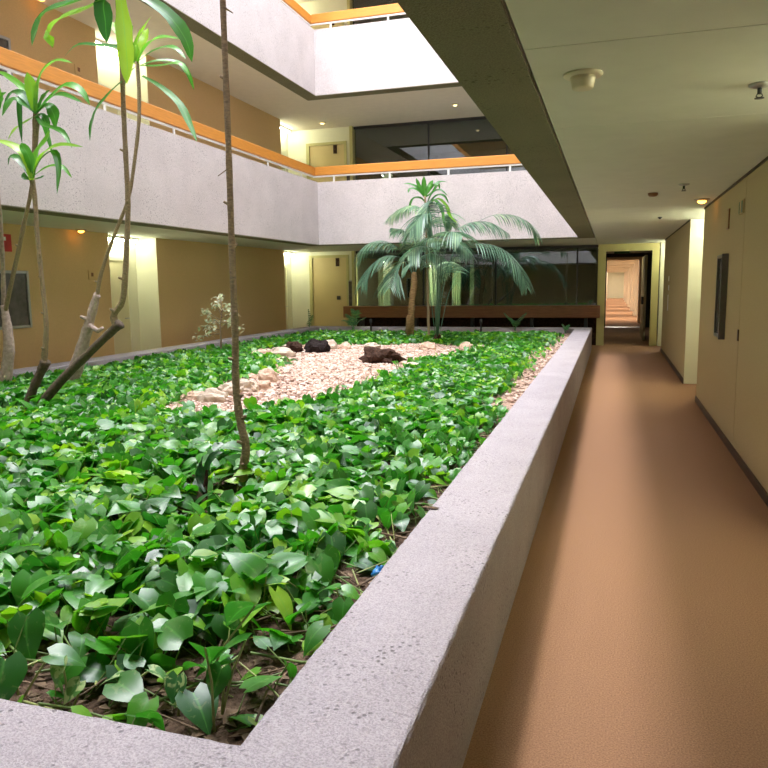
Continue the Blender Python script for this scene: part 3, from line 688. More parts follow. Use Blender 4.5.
# individual pothos shoots along the near rim: stem + heart leaf children
def heart_leaf(parent, tip_base, size, head, pitch, roll, m, rnd, curl=.25, fold=.35):
    T_, F_, A_ = leaf_template(9, 7, curl, fold)
    R = Matrix.Rotation(head, 3, 'Z') @ Matrix.Rotation(pitch, 3, 'X') @ Matrix.Rotation(roll, 3, 'Y')
    V = np.array([(R @ Vector(p*size)) + Vector(tip_base) for p in T_])
    o = raw_mesh('leaf', V, F_, m, {'rnd': np.full(len(V), rnd), 'across': A_}); put_under(o, parent); return o
def shoot(px, py, specs, label, mname):
    b = at_z(px, py, SOIL); b.x = min(max(b.x, SX0+.03), SX1-.03); b.y = max(b.y, SY0+.04)
    t = empty('pothos_shoot', b, label, 'plant', 'pothos shoots by the near rim')
    for (lx, ly, size, head, pitch, roll, rnd) in specs:
        tip = at_y(lx, ly, b.y+random.uniform(-.02, .03)); tip.z = max(tip.z, SOIL+.04)
        MB().tube([b-Vector((0, 0, .01)), (b+tip)/2+Vector((random.uniform(-.01, .01), .01, .012)), tip], [.0042, .0034, .0028], 7).build('stem', M['petiole_y'], t, True)
        heart_leaf(t, tip, size, head, pitch, roll, M[mname], rnd)
rd = math.radians
shoot(214, 728, [(205, 648, .115, rd(20), rd(-35), rd(10), .25)], 'upright shoot with one broad blue-green leaf nearest the inner corner', 'pothos')
shoot(222, 712, [(222, 668, .085, rd(170), rd(-50), rd(-10), .2), (246, 640, .12, rd(120), rd(-18), rd(15), .3)], 'shoot with a small folded leaf hanging low beside the inner corner', 'pothos')
shoot(178, 712, [(178, 676, .08, rd(185), rd(-55), rd(5), .3)], 'small shoot with one dark striped round leaf behind the front rim', 'marbled')
shoot(70, 712, [(62, 660, .07, rd(190), rd(-40), rd(20), .8), (80, 682, .065, rd(160), rd(-30), rd(-15), .7)], 'short shoot of two marbled yellow-green leaves at the front rim', 'marbled')
shoot(122, 705, [(120, 676, .075, rd(110), rd(-15), rd(10), .75), (150, 670, .075, rd(-70), rd(-25), rd(-10), .6)], 'low shoot with pale cream-marbled twin leaves behind the front rim', 'marbled')
shoot(85, 690, [(82, 668, .13, rd(-80), rd(-5), rd(15), .15)], 'shoot with a long narrow grey-green leaf lying sideways', 'pothos')
shoot(20, 700, [(5, 660, .15, rd(200), rd(-45), rd(-15), .15), (50, 655, .10, rd(-70), rd(-10), rd(10), .3)], 'large drooping grey-green leaf at the left end of the front rim', 'pothos')
shoot(318, 655, [(298, 642, .085, rd(90), rd(-15), rd(5), .55), (312, 650, .08, rd(215), rd(-30), rd(0), .85)], 'bright shoot leaning on the inner edge of the right rim', 'pothos')
shoot(345, 620, [(336, 588, .085, rd(80), rd(-12), rd(5), .5), (342, 590, .08, rd(-95), rd(-10), rd(8), .6)], 'slim stalk with two spread leaves beside the right rim', 'pothos')
shoot(200, 690, [(255, 606, .15, rd(65), rd(-25), rd(20), .2), (60, 590, .0001, 0, 0, 0, .5)][:1], 'long stalk carrying a wide silvery leaf above the inner corner', 'pothos')

# leaf lying on the rim, scrap of blue wrapper
def small_flat(name, pts, m, label, cat, th=.004):
    vs = [Vector(p) for p in pts]; n = len(vs); c = sum(vs, Vector())/n
    V = [c+Vector((0, 0, th+.004))]+vs+[v-Vector((0, 0, .002)) for v in vs]
    Fs = [(0, 1+i, 1+(i+1) % n) for i in range(n)]+[(1+i, 1+n+i, 1+n+(i+1) % n, 1+(i+1) % n) for i in range(n)]+[tuple(range(1+n, 1+2*n))]
    return tag(MB().add(V, Fs).build(name, m), label, cat)
q = at_z(430, 508, PZ+.004)
small_flat('fallen_leaf', [q+Vector((.028*math.cos(a)*1.6, .012*math.sin(a), .002*math.cos(3*a)+.003)) for a in np.linspace(0, 2*math.pi, 9)[:-1]], M['litter'], 'small dry leaf lying on the inner edge of the right rim', 'leaf')
# ------------------------------------------------------------------ rocks, bark
def rock(name, x, y, sx, sy, sz, m, label, cat, group=None, seed=0, rough=.16, lift=.25):
    import bmesh
    from mathutils import noise
    bm = bmesh.new(); bmesh.ops.create_icosphere(bm, subdivisions=3, radius=1)
    a = random.uniform(0, 6.28)
    for v in bm.verts:
        n = noise.noise(v.co*1.6+Vector((seed*3.1, seed*1.7, 0)))*rough*2.2+noise.noise(v.co*4+Vector((seed, 0, seed)))*rough
        v.co *= 1+n
        v.co.z = max(v.co.z, -.55)
        p = Vector((v.co.x*sx, v.co.y*sy, v.co.z*sz)); v.co = Matrix.Rotation(a, 3, 'Z') @ p if rough < .3 else p
    me = bpy.data.meshes.new(name); bm.to_mesh(me); bm.free(); me.materials.append(m)
    me.polygons.foreach_set('use_smooth', [rough > .3]*len(me.polygons))
    o = bpy.data.objects.new(name, me); COL.objects.link(o); o.location = (x, y, float(soil_z(np.array(x), np.array(y)))+sz*.45)
    return tag(o, label, cat, group)
q = at_z(380, 568, SOIL+.06); rock('wrapper', min(q.x, SX1-.04), q.y, .03, .022, .04, M['blue'], 'crumpled blue plastic wrapper among leaves by the right rim', 'litter', None, 4.2, rough=.34)
special = [
 (213, 399, .13, .09, .06, 'rock', 'pale rounded stone left of bare trunk, largest of that row'),
 (197, 397, .12, .08, .04, 'rockpink', 'flat pink stone at the left tip of the gravel'),
 (268, 381, .14, .1, .075, 'rockpink', 'rounded pink boulder at the near left edge of the gravel'),
 (262, 389, .1, .08, .05, 'rockpink', 'orange pink stone just in front of the rounded pink boulder'),
 (228, 393, .1, .08, .05, 'rock', 'pale stone immediately left of the bare trunk'),
 (245, 390, .16, .09, .06, 'rock', 'long brownish stone behind the bare trunk'),
 (262, 356, .2, .12, .06, 'rockpink', 'flat pink slab at the far left of gravel, left of bark lumps'),
 (282, 356, .18, .13, .07, 'rock', 'pale slab next to the bark lumps'),
 (330, 348, .13, .1, .07, 'rock', 'pale stone right of the blackish bark lump'),
 (345, 348, .13, .1, .05, 'rockpink', 'pinkish stone on the far gravel edge between bark pieces'),
 (413, 369, .14, .09, .05, 'rock', 'pale flat stone beside the near right of the big bark piece'),
 (372, 347, .14, .1, .05, 'rock', 'pale stone behind the big bark piece'),
 (428, 349, .16, .12, .06, 'rockpink', 'pink stone on the far gravel left of palm stems'),
 (466, 349, .15, .1, .06, 'rockpink', 'pink stone on the far gravel right of palm stems'),
]
for i, (px, py, a, b, c, m, lab) in enumerate(special):
    g = at_z(px, py, SOIL+.03); rock('stone', g.x, g.y, a*1.1, b*1.15, c*1.7, M[m], lab, 'stone', 'stones round the gravel bed', i+1)
small = 0
for i in range(len(GP)):
    a, b = GP[i-1], GP[i]
    for _ in range(max(1, int(np.linalg.norm(b-a)/.3))):
        p = a+(b-a)*random.random()+rng.normal(0, .09, 2)
        if random.random() < .62: continue
        s = random.uniform(.05, .095)
        rock('edging_stone', p[0], p[1], s*1.3, s, s*.7, M[random.choice(['rock', 'rockpink'])], 'small pale stone edging the gravel bed', 'stone', 'small edging stones', 40+i+small*2.3); small += 1
def bark(px, py, sx, sy, sz, m, label, seed):
    g = at_z(px, py, SOIL+.02); o = rock('bark_lump', g.x, g.y, sx, sy, sz, M[m], label, 'bark', 'bark lumps on the gravel', seed, rough=.24)
bark(294, 352, .19, .16, .13, 'bark', 'brown bark lump, left one of the touching pair', 3.3)
bark(318, 352, .24, .18, .17, 'blackbark', 'blackish bark lump, right one of the touching pair', 8.1)
bark(381, 363, .34, .22, .17, 'bark', 'big dark brown bark chunk with hollow base on the gravel', 5.7)

# ------------------------------------------------------------------ strap leaves, stems
def smooth_path(pts, n=14):
    """Catmull-Rom through 3D points"""
    pts = [Vector(p) for p in pts]
    P = [pts[0]*2-pts[1]]+pts+[pts[-1]*2-pts[-2]]; out = []
    seg = len(pts)-1; per = max(2, n//seg)
    for i in range(seg):
        p0, p1, p2, p3 = P[i:i+4]
        for k in range(per):
            t = k/per
            out.append(.5*((2*p1)+(p2-p0)*t+(2*p0-5*p1+4*p2-p3)*t*t+(3*p1-p0-3*p2+p3)*t**3))
    out.append(pts[-1]); return out
def strap(parent, pts, width, rnd, m, name='leaf', fold=.3, tipw=.02, basew=.45):
    path = smooth_path(pts, 14); n = len(path); V = []; A = []; view = Vector((.25, -1, .35)).normalized()
    for i, p in enumerate(path):
        t = (path[min(i+1, n-1)]-path[max(i-1, 0)]).normalized()
        nrm = (Vector((0, 0, 1))*.7+view*.7); nrm = (nrm-t*nrm.dot(t))
        if nrm.length < .05: nrm = view-t*view.dot(t)
        nrm.normalize(); s = t.cross(nrm); u = i/(n-1)
        w = width*.5*(basew+(1-basew)*min(1, u/.35))*(1 if u < .55 else max(tipw, math.cos((u-.55)/.45*math.pi/2)**.8))
        rip = 1+.05*math.sin(i*1.9)
        for a in (-1, -.5, 0, .5, 1):
            V.append(p+s*(a*w*rip)+nrm*(abs(a)*w*fold+.08*w*math.sin(i*1.3+a))); A.append(abs(a))
    Fs = [(i*5+j, i*5+j+1, (i+1)*5+j+1, (i+1)*5+j) for i in range(n-1) for j in range(4)]
    o = raw_mesh(name, np.array(V), Fs, m, {'rnd': np.full(len(V), rnd), 'across': A})
    put_under(o, parent); return o
def stem_obj(parent, pix, y, rad, m, name='trunk', dys=None, n=24, knots=(), below=None):
    P = [at_y(p[0], p[1], y+(dys[i] if dys else 0)) for i, p in enumerate(pix)]
    if below is not None: P[0].z = below
    path = smooth_path(P, n); k = len(path)
    R = np.interp(np.linspace(0, 1, k), np.linspace(0, 1, len(rad)), rad)
    R = [r*(1+.05*math.sin(i*2.3)+.04*math.sin(i*5.1)) for i, r in enumerate(R)]
    o = MB(); o.tube(path, list(R), 10)
    for u in knots:                       # stubs of old branches and leaf scars
        i = int(u*(k-1)); d = Vector((random.uniform(-1, 1), random.uniform(-1, .2), .5)).normalized()
        o.tube([path[i], path[i]+d*R[i]*2.2], [R[i]*.6, R[i]*.35], 7)
    return o.build(name, m, parent, True), P
def crown(parent, leaves, y, c_mpx, m):
    for (pix, w, rnd) in leaves:
        dd = random.uniform(-.35, .35); L0 = 0; pts = []
        for i, p in enumerate(pix):
            if i: L0 += math.hypot(p[0]-pix[i-1][0], p[1]-pix[i-1][1])*c_mpx
            pts.append(at_y(p[0], p[1], y+dd*L0))
        strap(parent, pts, w*c_mpx, rnd, m)
G = lambda px, py: at_z(px, py, SOIL)

# A: bare slender trunk in the middle
g = G(245, 492); t = empty('dracaena', g, 'tall slender bare brown trunk rising straight through the middle of the bed', 'plant', 'dracaenas in the planter')
y = g.y
stem_obj(t, [(245, 494), (243, 470), (246, 448), (240, 420), (236, 385), (235, 330), (232, 250), (229, 160), (226, 80), (222, -20), (220, -90)], y, [.027, .026, .024, .022, .020, .018, .017, .016, .015], M['stem_brown'], 'trunk', knots=(.07, .13, .22, .3, .37, .45, .52, .6, .66, .73, .8), n=60, below=SOIL-.02)
tw = MB(); a = at_y(229, 168, y); b = at_y(218, 176, y); tw.tube([a, b], [.004, .002], 5); a = at_y(225, 8, y); b = at_y(233, 13, y); tw.tube([a, b], [.006, .003], 5); tw.build('twig', M['stem_brown'], t)
crown(t, [([(220, -90), (200, -130), (170, -130), (150, -95)], 13, .3), ([(220, -90), (240, -135), (270, -130), (290, -90)], 13, .4), ([(220, -90), (215, -150), (205, -180)], 12, .6), ([(220, -90), (232, -150), (245, -175)], 12, .5), ([(220, -92), (205, -110), (185, -95), (175, -70)], 12, .2), ([(220, -92), (238, -110), (255, -95), (262, -70)], 12, .3)], y, .0057, M['dracaena'])

# B: dark leaning limb, elbow, thin stem, crown at the top edge
g = G(33, 413); y = g.y; mp = .0103
t = empty('dracaena', g, 'dracaena on a dark leaning limb that bends upright at an elbow', 'plant', 'dracaenas in the planter')
stem_obj(t, [(31, 415), (60, 382), (90, 352), (112, 331), (120, 324)], y, [.045, .042, .038, .038, .045], M['stem_dark'], 'limb', n=20, below=SOIL-.03)
stem_obj(t, [(116, 326), (114, 315), (122, 302), (125, 280), (127, 240), (128, 205), (126, 160), (124, 120), (122, 70), (119, 20), (117, -14)], y, [.034, .028, .026, .024, .022, .021, .020, .020, .022], M['stem_thin'], 'trunk', knots=(.12, .2, .3, .4, .5, .62), n=50)
crown(t, [
 ([(117, -10), (75, 2), (46, 13), (37, 28), (32, 46)], 14, .12), ([(118, -8), (88, 8), (60, 20), (49, 33), (53, 48)], 14, .75),
 ([(112, -12), (104, 0), (105, 20), (107, 43)], 15, .05), ([(120, -8), (150, 2), (172, 20), (186, 40), (192, 62)], 13, .25),
 ([(120, -10), (124, 25), (127, 60), (127, 84)], 13, .9), ([(122, 82), (108, 95), (97, 110), (92, 124), (90, 141)], 10, .2),
 ([(117, -12), (100, -50), (70, -70), (40, -55)], 13, .4), ([(117, -12), (140, -55), (170, -70), (200, -50)], 13, .4),
 ([(117, -12), (115, -60), (108, -110)], 13, .6), ([(117, -12), (128, -60), (140, -105)], 13, .5), ([(118, -12), (80, -25), (50, -15), (20, 10)][:3], 11, .3)], y-.05, mp, M['dracaena'])

# C: pale stump with a side stub, thin stem and light rosette
g = G(70, 389); y = g.y; mp = .0125
t = empty('dracaena', g, 'dracaena with pale knobbly stump and a light green rosette on top', 'plant', 'dracaenas in the planter')
stem_obj(t, [(69, 391), (78, 362), (86, 334), (90, 320), (94, 305), (97, 294)], y, [.085, .075, .06, .05, .048, .032], M['stem_pale'], 'stump', n=24, knots=(.55, .62, .85, .9), below=SOIL-.03)
sb = MB(); sb.tube([at_y(90, 326, y-.03), at_y(98, 331, y-.1), at_y(103, 328, y-.12)], [.035, .025, .02], 8); sb.build('side_stub', M['stem_pale'], t, True)
stem_obj(t, [(97, 296), (100, 278), (108, 252), (118, 226), (126, 206), (131, 186), (136, 150), (139, 120), (139, 90), (137, 62)], y, [.022, .02, .019, .019, .019, .019, .02, .022], M['stem_thin'], 'trunk', n=40, knots=(.1, .3))
crown(t, [
 ([(137, 64), (137, 45), (143, 30), (151, 17)], 10, .75), ([(138, 62), (146, 47), (160, 38), (180, 39)], 9, .6),
 ([(137, 63), (122, 49), (98, 46), (78, 45), (64, 57)], 7, .15), ([(140, 66), (158, 61), (178, 63), (188, 74), (194, 90)], 6, .45),
 ([(140, 66), (160, 66), (180, 64), (190, 76)], 5, .6), ([(142, 76), (162, 88), (180, 105), (190, 125), (197, 142)], 6, .3),
 ([(136, 62), (130, 45), (133, 25)], 8, .5), ([(136, 64), (126, 44), (116, 28), (112, 22)], 8, .8), ([(138, 62), (155, 50), (174, 48), (186, 59)], 6, .5),
 ([(137, 62), (144, 40), (148, 28)], 8, .9), ([(137, 66), (128, 75), (124, 90)], 6, .2)], y, mp, M['dracaena'])

# D: short dark trunk and thin stem, lower bright crown
g = G(26, 411); y = g.y; mp = .0105
t = empty('dracaena', g, 'dracaena on a short dark cut trunk with bright yellow-green lower crown', 'plant', 'dracaenas in the planter')
stem_obj(t, [(26, 413), (32, 392), (40, 374), (46, 361)], y, [.045, .042, .040, .05], M['stem_dark'], 'stump', n=18, below=SOIL-.03)
stem_obj(t, [(44, 364), (45, 350), (46, 336), (46, 320), (43, 290), (40, 262), (37, 232), (35, 200), (32, 178)], y, [.03, .026, .022, .02, .02, .02, .021, .024], M['stem_thin'], 'trunk', n=40, knots=(.13, .3, .42, .55, .66))
crown(t, [
 ([(32, 180), (28, 160), (15, 147), (-8, 139)], 9, .92), ([(33, 178), (40, 158), (58, 146), (83, 147)], 9, .72),
 ([(33, 176), (42, 158), (54, 152), (59, 168), (57, 194)], 6, .2), ([(34, 176), (48, 167), (62, 167), (72, 178)], 5, .6),
 ([(32, 178), (24, 165), (12, 156), (8, 166)], 7, .15), ([(31, 180), (25, 178), (24, 172)], 5, .2), ([(33, 180), (41, 178), (44, 176)], 5, .2),
 ([(33, 178), (36, 155), (46, 140), (50, 130)], 7, .6), ([(32, 177), (30, 160), (24, 148), (21, 143)], 8, .5)], y-.04, mp, M['dracaena'])

# E: pale trunk at the left edge
g = G(4, 390); y = g.y; mp = .0131
t = empty('dracaena', g, 'dracaena on a whitish trunk at the left end with darker upper crown', 'plant', 'dracaenas in the planter')
stem_obj(t, [(3, 393), (7, 368), (9, 348), (7, 325), (4, 305)], y, [.075, .065, .06, .05, .035], M['stem_pale'], 'stump', n=20, below=SOIL-.03)
stem_obj(t, [(5, 312), (9, 294), (16, 262), (24, 224), (31, 192), (34, 160), (36, 125), (36, 112)], y, [.026, .024, .023, .022, .02, .02, .026, .034, .028], M['stem_thin'], 'trunk', dys=[0, -.05, -.1, -.16, -.22, -.28, -.33, -.33], n=40, knots=(.2, .35))
stem_obj(t, [(4, 306), (3, 270), (1, 230), (-3, 180), (-6, 120)], y, [.026, .022, .02, .02], M['stem_pale'], 'second_trunk', dys=[0, -.1, -.3, -.6, -.9], n=24)
crown(t, [
 ([(36, 114), (37, 95), (42, 74), (55, 61), (73, 63)], 8, .62), ([(35, 112), (32, 90), (27, 72)], 9, .75),
 ([(37, 114), (50, 98), (65, 86), (80, 90), (90, 105)], 8, .55), ([(35, 112), (25, 97), (12, 93), (3, 110)], 8, .1),
 ([(37, 113), (48, 100), (62, 95), (83, 103)], 7, .25), ([(35, 112), (22, 96), (20, 112), (22, 143)], 5, .1),
 ([(37, 114), (47, 106), (54, 115), (56, 130)], 9, .3), ([(35, 112), (26, 92), (10, 78), (-4, 70)], 6, .6),
 ([(36, 116), (44, 118), (50, 140), (53, 155)], 8, .2), ([(36, 116), (44, 125), (62, 132), (72, 148)], 5, .35), ([(36, 116), (26, 122), (15, 130), (8, 140)], 7, .8),
 ([(35, 112), (14, 100), (2, 116)], 8, .3), ([(36, 114), (44, 98), (50, 90)], 8, .2)], y-.36, mp, M['dracaena'])
crown(t, [([(-6, 120), (-12, 100), (-30, 95)], 8, .5), ([(-6, 120), (0, 100), (6, 92)], 8, .4), ([(-6, 120), (-4, 95), (-10, 70)], 8, .6)], y-.9, mp, M['dracaena'])

# ------------------------------------------------------------------ palms
def frond(parent, pix, y, mpx, llen, m, rnd, dy=.0, start=.35, n=30, side=1.0, name='frond', droop=.75):
    L0 = 0; pts = []
    for i, p in enumerate(pix):
        if i: L0 += math.hypot(p[0]-pix[i-1][0], p[1]-pix[i-1][1])*mpx
        pts.append(at_y(p[0], p[1], y+dy*L0))
    path = smooth_path(pts, 40); k = len(path); mb = MB()
    mb.tube(path, [max(.003, .009*(1-i/k)) for i in range(k)], 5)
    nv = len(mb.v); rn = [rnd*.6]*nv; ac = [.5]*nv
    for j in range(n):
        u = start+(1-start)*(j+.5)/n; f = u*(k-1); i = min(int(f), k-2); p = path[i].lerp(path[i+1], f-i)
        tan = (path[i+1]-path[i]).normalized()
        lat = tan.cross(Vector((0, 0, 1)))
        if lat.length < .2: lat = tan.cross(Vector((1, 0, 0)))
        lat.normalize(); upv = lat.cross(tan)
        v = (u-start)/(1-start); ll = llen*(.55+.45*math.sin(math.pi*min(1, v*.9+.15)))*(1 if v < .8 else 1-.5*(v-.8)/.2)
        for s in (-1, 1):
            d0 = (lat*s*.85*side+tan*.55+upv*.25+Vector((0, 0, -.15))).normalized()
            ll2 = ll*random.uniform(.85, 1.2); q = p.copy(); w = .009+.006*random.random(); d = d0.copy(); seg = 5; ring = []
            wdir = d.cross(upv).normalized()
            for e in range(seg+1):
                ww = w*(math.sin(math.pi*min(.98, (.18+.82*e/seg)))**.7)
                ring.append((q-wdir*ww, q+Vector(upv)*ww*.25, q+wdir*ww))
                d = (d+Vector((0, 0, -1))*droop*.32).normalized(); q = q+d*(ll2/seg)
            vs = [x for r in ring for x in r]; fs = []
            for e in range(seg): b = e*3; fs += [(b, b+1, b+4, b+3), (b+1, b+2, b+5, b+4)]
            mb.add(vs, fs); cval = min(1, max(0, rnd+random.uniform(-.4, .45))); rn += [cval]*len(vs); ac += [1, 0, 1]*(seg+1)
    me = bpy.data.meshes.new(name); me.from_pydata(mb.v, [], mb.f); me.materials.append(m); me.polygons.foreach_set('use_smooth', [True]*len(me.polygons))
    for nme, arr in (('rnd', rn), ('across', ac)):
        at = me.attributes.new(nme, 'FLOAT', 'POINT'); at.data.foreach_set('value', np.array(arr, np.float32))
    o = bpy.data.objects.new(name, me); COL.objects.link(o); put_under(o, parent); return o
g = at_y(411, 333, 14.6); g.z = SOIL; y = g.y; mp = .0215
t = empty('palm', g, 'palm with a short orange-brown trunk and wide drooping fronds, left one of two', 'palm', 'palms in the planter')
stem_obj(t, [(410, 334), (411, 318), (412, 300), (414, 285), (414, 272)], y, [.08, .072, .064, .07, .05], M['trunk_palm'], 'trunk', n=24, below=SOIL-.03)
sb = MB(); sb.tube([at_y(408.5, 333, y-.06), at_y(409, 318, y-.07), at_y(409.2, 315, y-.07)], [.07, .06, .04], 8); sb.build('trunk_stub', M['trunk_palm'], t, True)
for pix, ll, r, dy, n in [
 ([(414, 276), (402, 252), (384, 241), (367, 245), (358, 262)], .62, .25, -.1, 25), ([(414, 276), (402, 259), (386, 256), (371, 266), (361, 286)], .75, .2, -.35, 27),
 ([(414, 276), (405, 262), (396, 268), (390, 288)], .7, .3, -.6, 22), ([(414, 276), (422, 258), (434, 254), (444, 270)], .55, .35, -.2, 28),
 ([(414, 276), (412, 250), (405, 232), (392, 228)], .5, .45, -.25, 26), ([(414, 276), (421, 250), (430, 238), (440, 244)], .5, .5, -.3, 26)]:
    frond(t, pix, y, mp, ll, M['palm'], r, dy, .3, n)
g = G(437, 344); y = g.y; mp = .0194
t = empty('palm', g, 'clump palm of thin bare stalks with long arching fronds, right one of two', 'palm', 'palms in the planter')
stem_obj(t, [(436, 346), (437, 340), (438, 334)], y, [.10, .085, .05], M['bark'], 'root_crown', n=10, below=SOIL-.03)
for pix, ll, r, dy, n in [
 ([(438, 342), (441, 300), (449, 262), (470, 245), (498, 247), (518, 265), (527, 288)], .62, .15, -.15, 32),
 ([(437, 342), (438, 290), (447, 244), (464, 225), (488, 222), (508, 233)], .55, .3, .1, 28),
 ([(438, 342), (443, 290), (460, 238), (488, 217), (512, 215), (530, 224), (539, 240)], .5, .55, .25, 28),
 ([(436, 342), (431, 300), (427, 270), (418, 258), (404, 268)], .5, .3, -.2, 28),
 ([(437, 342), (436, 280), (432, 235), (420, 208), (402, 208), (386, 221)], .42, .85, .1, 32),
 ([(437, 342), (438, 280), (438, 230), (430, 208), (420, 214), (414, 240)], .5, .5, -.2, 25),
 ([(438, 342), (440, 280), (441, 232), (436, 206), (428, 204), (424, 225)], .45, .4, -.35, 30),
 ([(437, 342), (433, 280), (428, 235), (416, 222), (404, 238)], .5, .3, -.1, 30),
 ([(438, 342), (447, 300), (455, 275), (450, 262), (440, 280)], .4, .5, .3, 20),
 ([(437, 342), (441, 285), (446, 250), (456, 240), (472, 256)], .5, .2, -.3, 30),
 ([(437, 342), (437, 270), (434, 228), (424, 214), (410, 232)], .6, .25, -.5, 26), ([(437, 342), (439, 270), (436, 230), (428, 220), (422, 246)], .6, .45, .35, 26),
 ([(437, 342), (440, 280), (444, 246), (450, 232), (462, 236)], .6, .5, -.5, 26), ([(437, 342), (435, 290), (430, 255), (420, 246), (408, 256)], .6, .35, -.6, 26),
 ([(437, 342), (438, 270), (441, 226), (447, 214), (452, 226)], .5, .6, .5, 24)]:
    frond(t, pix, y, mp, ll, M['palm'], r, dy, .52, n)
g = G(429, 341); y = g.y; mp = .0205
t = empty('dracaena', g, 'slim dracaena whose pointed tuft tops the palms against the balcony wall', 'plant', 'dracaenas in the planter')
stem_obj(t, [(429, 342), (428, 300), (427, 260), (426, 220), (425, 196)], y, [.03, .024, .02, .022], M['stem_thin'], 'trunk', n=30, below=SOIL-.02)
crown(t, [([(425, 196), (424, 186), (424, 176)], 5, .35), ([(425, 197), (419, 186), (416, 178)], 4, .3), ([(425, 197), (430, 186), (433, 180)], 5, .4), ([(425, 197), (418, 188), (409, 184), (403, 184)], 3.5, .2),
 ([(425, 198), (417, 190), (410, 189), (408, 193)], 3.5, .2), ([(425, 197), (433, 186), (440, 182), (447, 182)], 3.5, .15), ([(425, 198), (433, 192), (438, 184), (440, 190)], 3.5, .2),
 ([(427, 206), (436, 196), (444, 196), (449, 204)], 3.5, .1), ([(427, 206), (438, 199), (446, 206), (450, 216), (458, 224)], 4, .7), ([(427, 206), (434, 200), (442, 210), (444, 226)], 4, .3),
 ([(427, 204), (420, 198), (412, 200), (408, 214)], 3.5, .2), ([(427, 204), (432, 194), (440, 190), (448, 196)], 3.5, .05)], y, mp, M['dracaena'])

# small palm seedlings along the far rim
def seedling(px, py, fr, label, ll=.16, n=14):
    g = G(px, py); g.y = min(g.y, SY1-.12); g = at_y(px, py, g.y); g.z = SOIL
    t = empty('palm_seedling', g, label, 'plant', 'palm seedlings by the far rim')
    for pix, r in fr: frond(t, [(px, py)]+pix, g.y, .026, ll, M['fern'], r, random.uniform(-.3, .3), .25, n, droop=.3)
seedling(353, 331, [([(352, 320), (346, 314)], .4), ([(355, 318), (358, 310)], .6), ([(358, 322), (366, 317)], .5), ([(350, 322), (343, 320)], .3), ([(356, 316), (352, 309)], .5)], 'bushy palm seedling by the far rim in front of the corner door')
seedling(515, 331, [([(512, 322), (504, 313)], .5), ([(518, 322), (526, 313)], .6), ([(515, 324), (510, 318)], .4)], 'palm seedling with two spread fronds by the far rim, before the timber ledge')
seedling(309, 331, [([(309, 320), (308, 309)], .2), ([(310, 322), (313, 315)], .3)], 'thin dark palm seedling by the far left corner of the rim', .1, 8)
seedling(565, 333, [([(564, 328), (562, 324)], .5), ([(567, 328), (569, 325)], .5)], 'tiny green seedling at the far right corner of the planter', .1, 8)

# stakes
for px, lab in ((371, 'short dark stake by the far rim, left of the trunked palm'), (481, 'short dark stake by the far rim, right of the palms')):
    g = at_y(px, 328, 16.9); o = MB().lathe([(.02, SOIL-.02-.0), (.02, .62), (.035, .63), (.035, .72), (.01, .73)], (g.x, g.y, 0), 10)
    tag(o.build('stake', M['dark'], None, True), lab, 'stake', 'stakes by the far rim')

# white leaved shrub
def shrub():
    g = G(221, 355); y = g.y; t = empty('shrub', g, 'small airy shrub with cream white leaves near the left rim', 'shrub')
    o = MB(); main = [at_y(*p, y) for p in ((221, 355), (221, 340), (220, 325), (222, 312), (221, 300))]; main[0].z = SOIL-.01
    o.tube(main, [.02, .016, .012, .008, .005], 7); tips = []
    for b, e in [((220, 330), (208, 332)), ((221, 322), (205, 327)), ((220, 320), (203, 312)), ((221, 315), (215, 303)), ((221, 322), (240, 328)), ((221, 312), (232, 306)), ((221, 318), (236, 315)), ((221, 334), (200, 338)), ((221, 306), (220, 297)), ((221, 328), (232, 322)), ((221, 326), (211, 319))]:
        dy = random.uniform(-.35, .35); A_ = at_y(*b, y); B_ = at_y(*e, y+dy); m_ = (A_+B_)/2+Vector((0, 0, .03)); o.tube([A_, m_, B_], [.007, .005, .003], 5); tips += [(A_.lerp(m_, .8), B_), (m_, B_), (B_, B_)]
    o.build('branches', M['stem_brown'], t, True)
    P = []
    for a, b in tips:
        for _ in range(7): P.append(a.lerp(b, random.random())+Vector((random.gauss(0, .045), random.gauss(0, .05), random.gauss(0, .035))))
    P = np.array(P); T_, F_, A_ = leaf_template(4, 3, .2, .3); n = len(P); V = []
    for p in P:
        R = Matrix.Rotation(random.uniform(0, 6.28), 3, 'Z') @ Matrix.Rotation(random.uniform(-.9, .5), 3, 'X') @ Matrix.Rotation(random.uniform(-.6, .6), 3, 'Y')
        s = random.uniform(.05, .095)
        V += [tuple(R @ Vector((q[0]*s*.75, q[1]*s, q[2]*s))+Vector(p)) for q in T_]
    fo = raw_mesh('foliage', np.array(V), (F_[None]+len(T_)*np.arange(n)[:, None, None]).reshape(-1, 4), M['whiteleaf'], {'rnd': np.repeat(rng.random(n), len(T_)), 'across': np.tile(A_, n)}); put_under(fo, t)
shrub()
# dark sprout beside the bare trunk
g = G(205, 507); y = g.y; t = empty('sprout', g, 'dark-leaved sprout with dry brown base left of the bare trunk', 'plant')
o = MB(); o.tube([g-Vector((0, 0, .02)), at_y(205, 490, y), at_y(207, 470, y)], [.016, .013, .008], 7); o.build('stalk', M['bark'], t, True)
for pix, w, r in [([(206, 480), (208, 466), (214, 456), (223, 452)], 9, .5), ([(205, 480), (202, 466), (203, 455)], 7, .2), ([(205, 492), (199, 478), (198, 466)], 6, .3)]:
    strap(t, [at_y(a, b, y+random.uniform(-.03, .03)) for a, b in pix], w*.0055, r, M['darkleaf'])
for pix in [[(205, 500), (196, 494), (190, 488)], [(205, 500), (198, 500), (193, 503)], [(206, 500), (212, 505), (215, 512)]]:
    strap(t, [at_y(a, b, y-.02) for a, b in pix], .04, .5, M['litter'], 'dry_leaf')

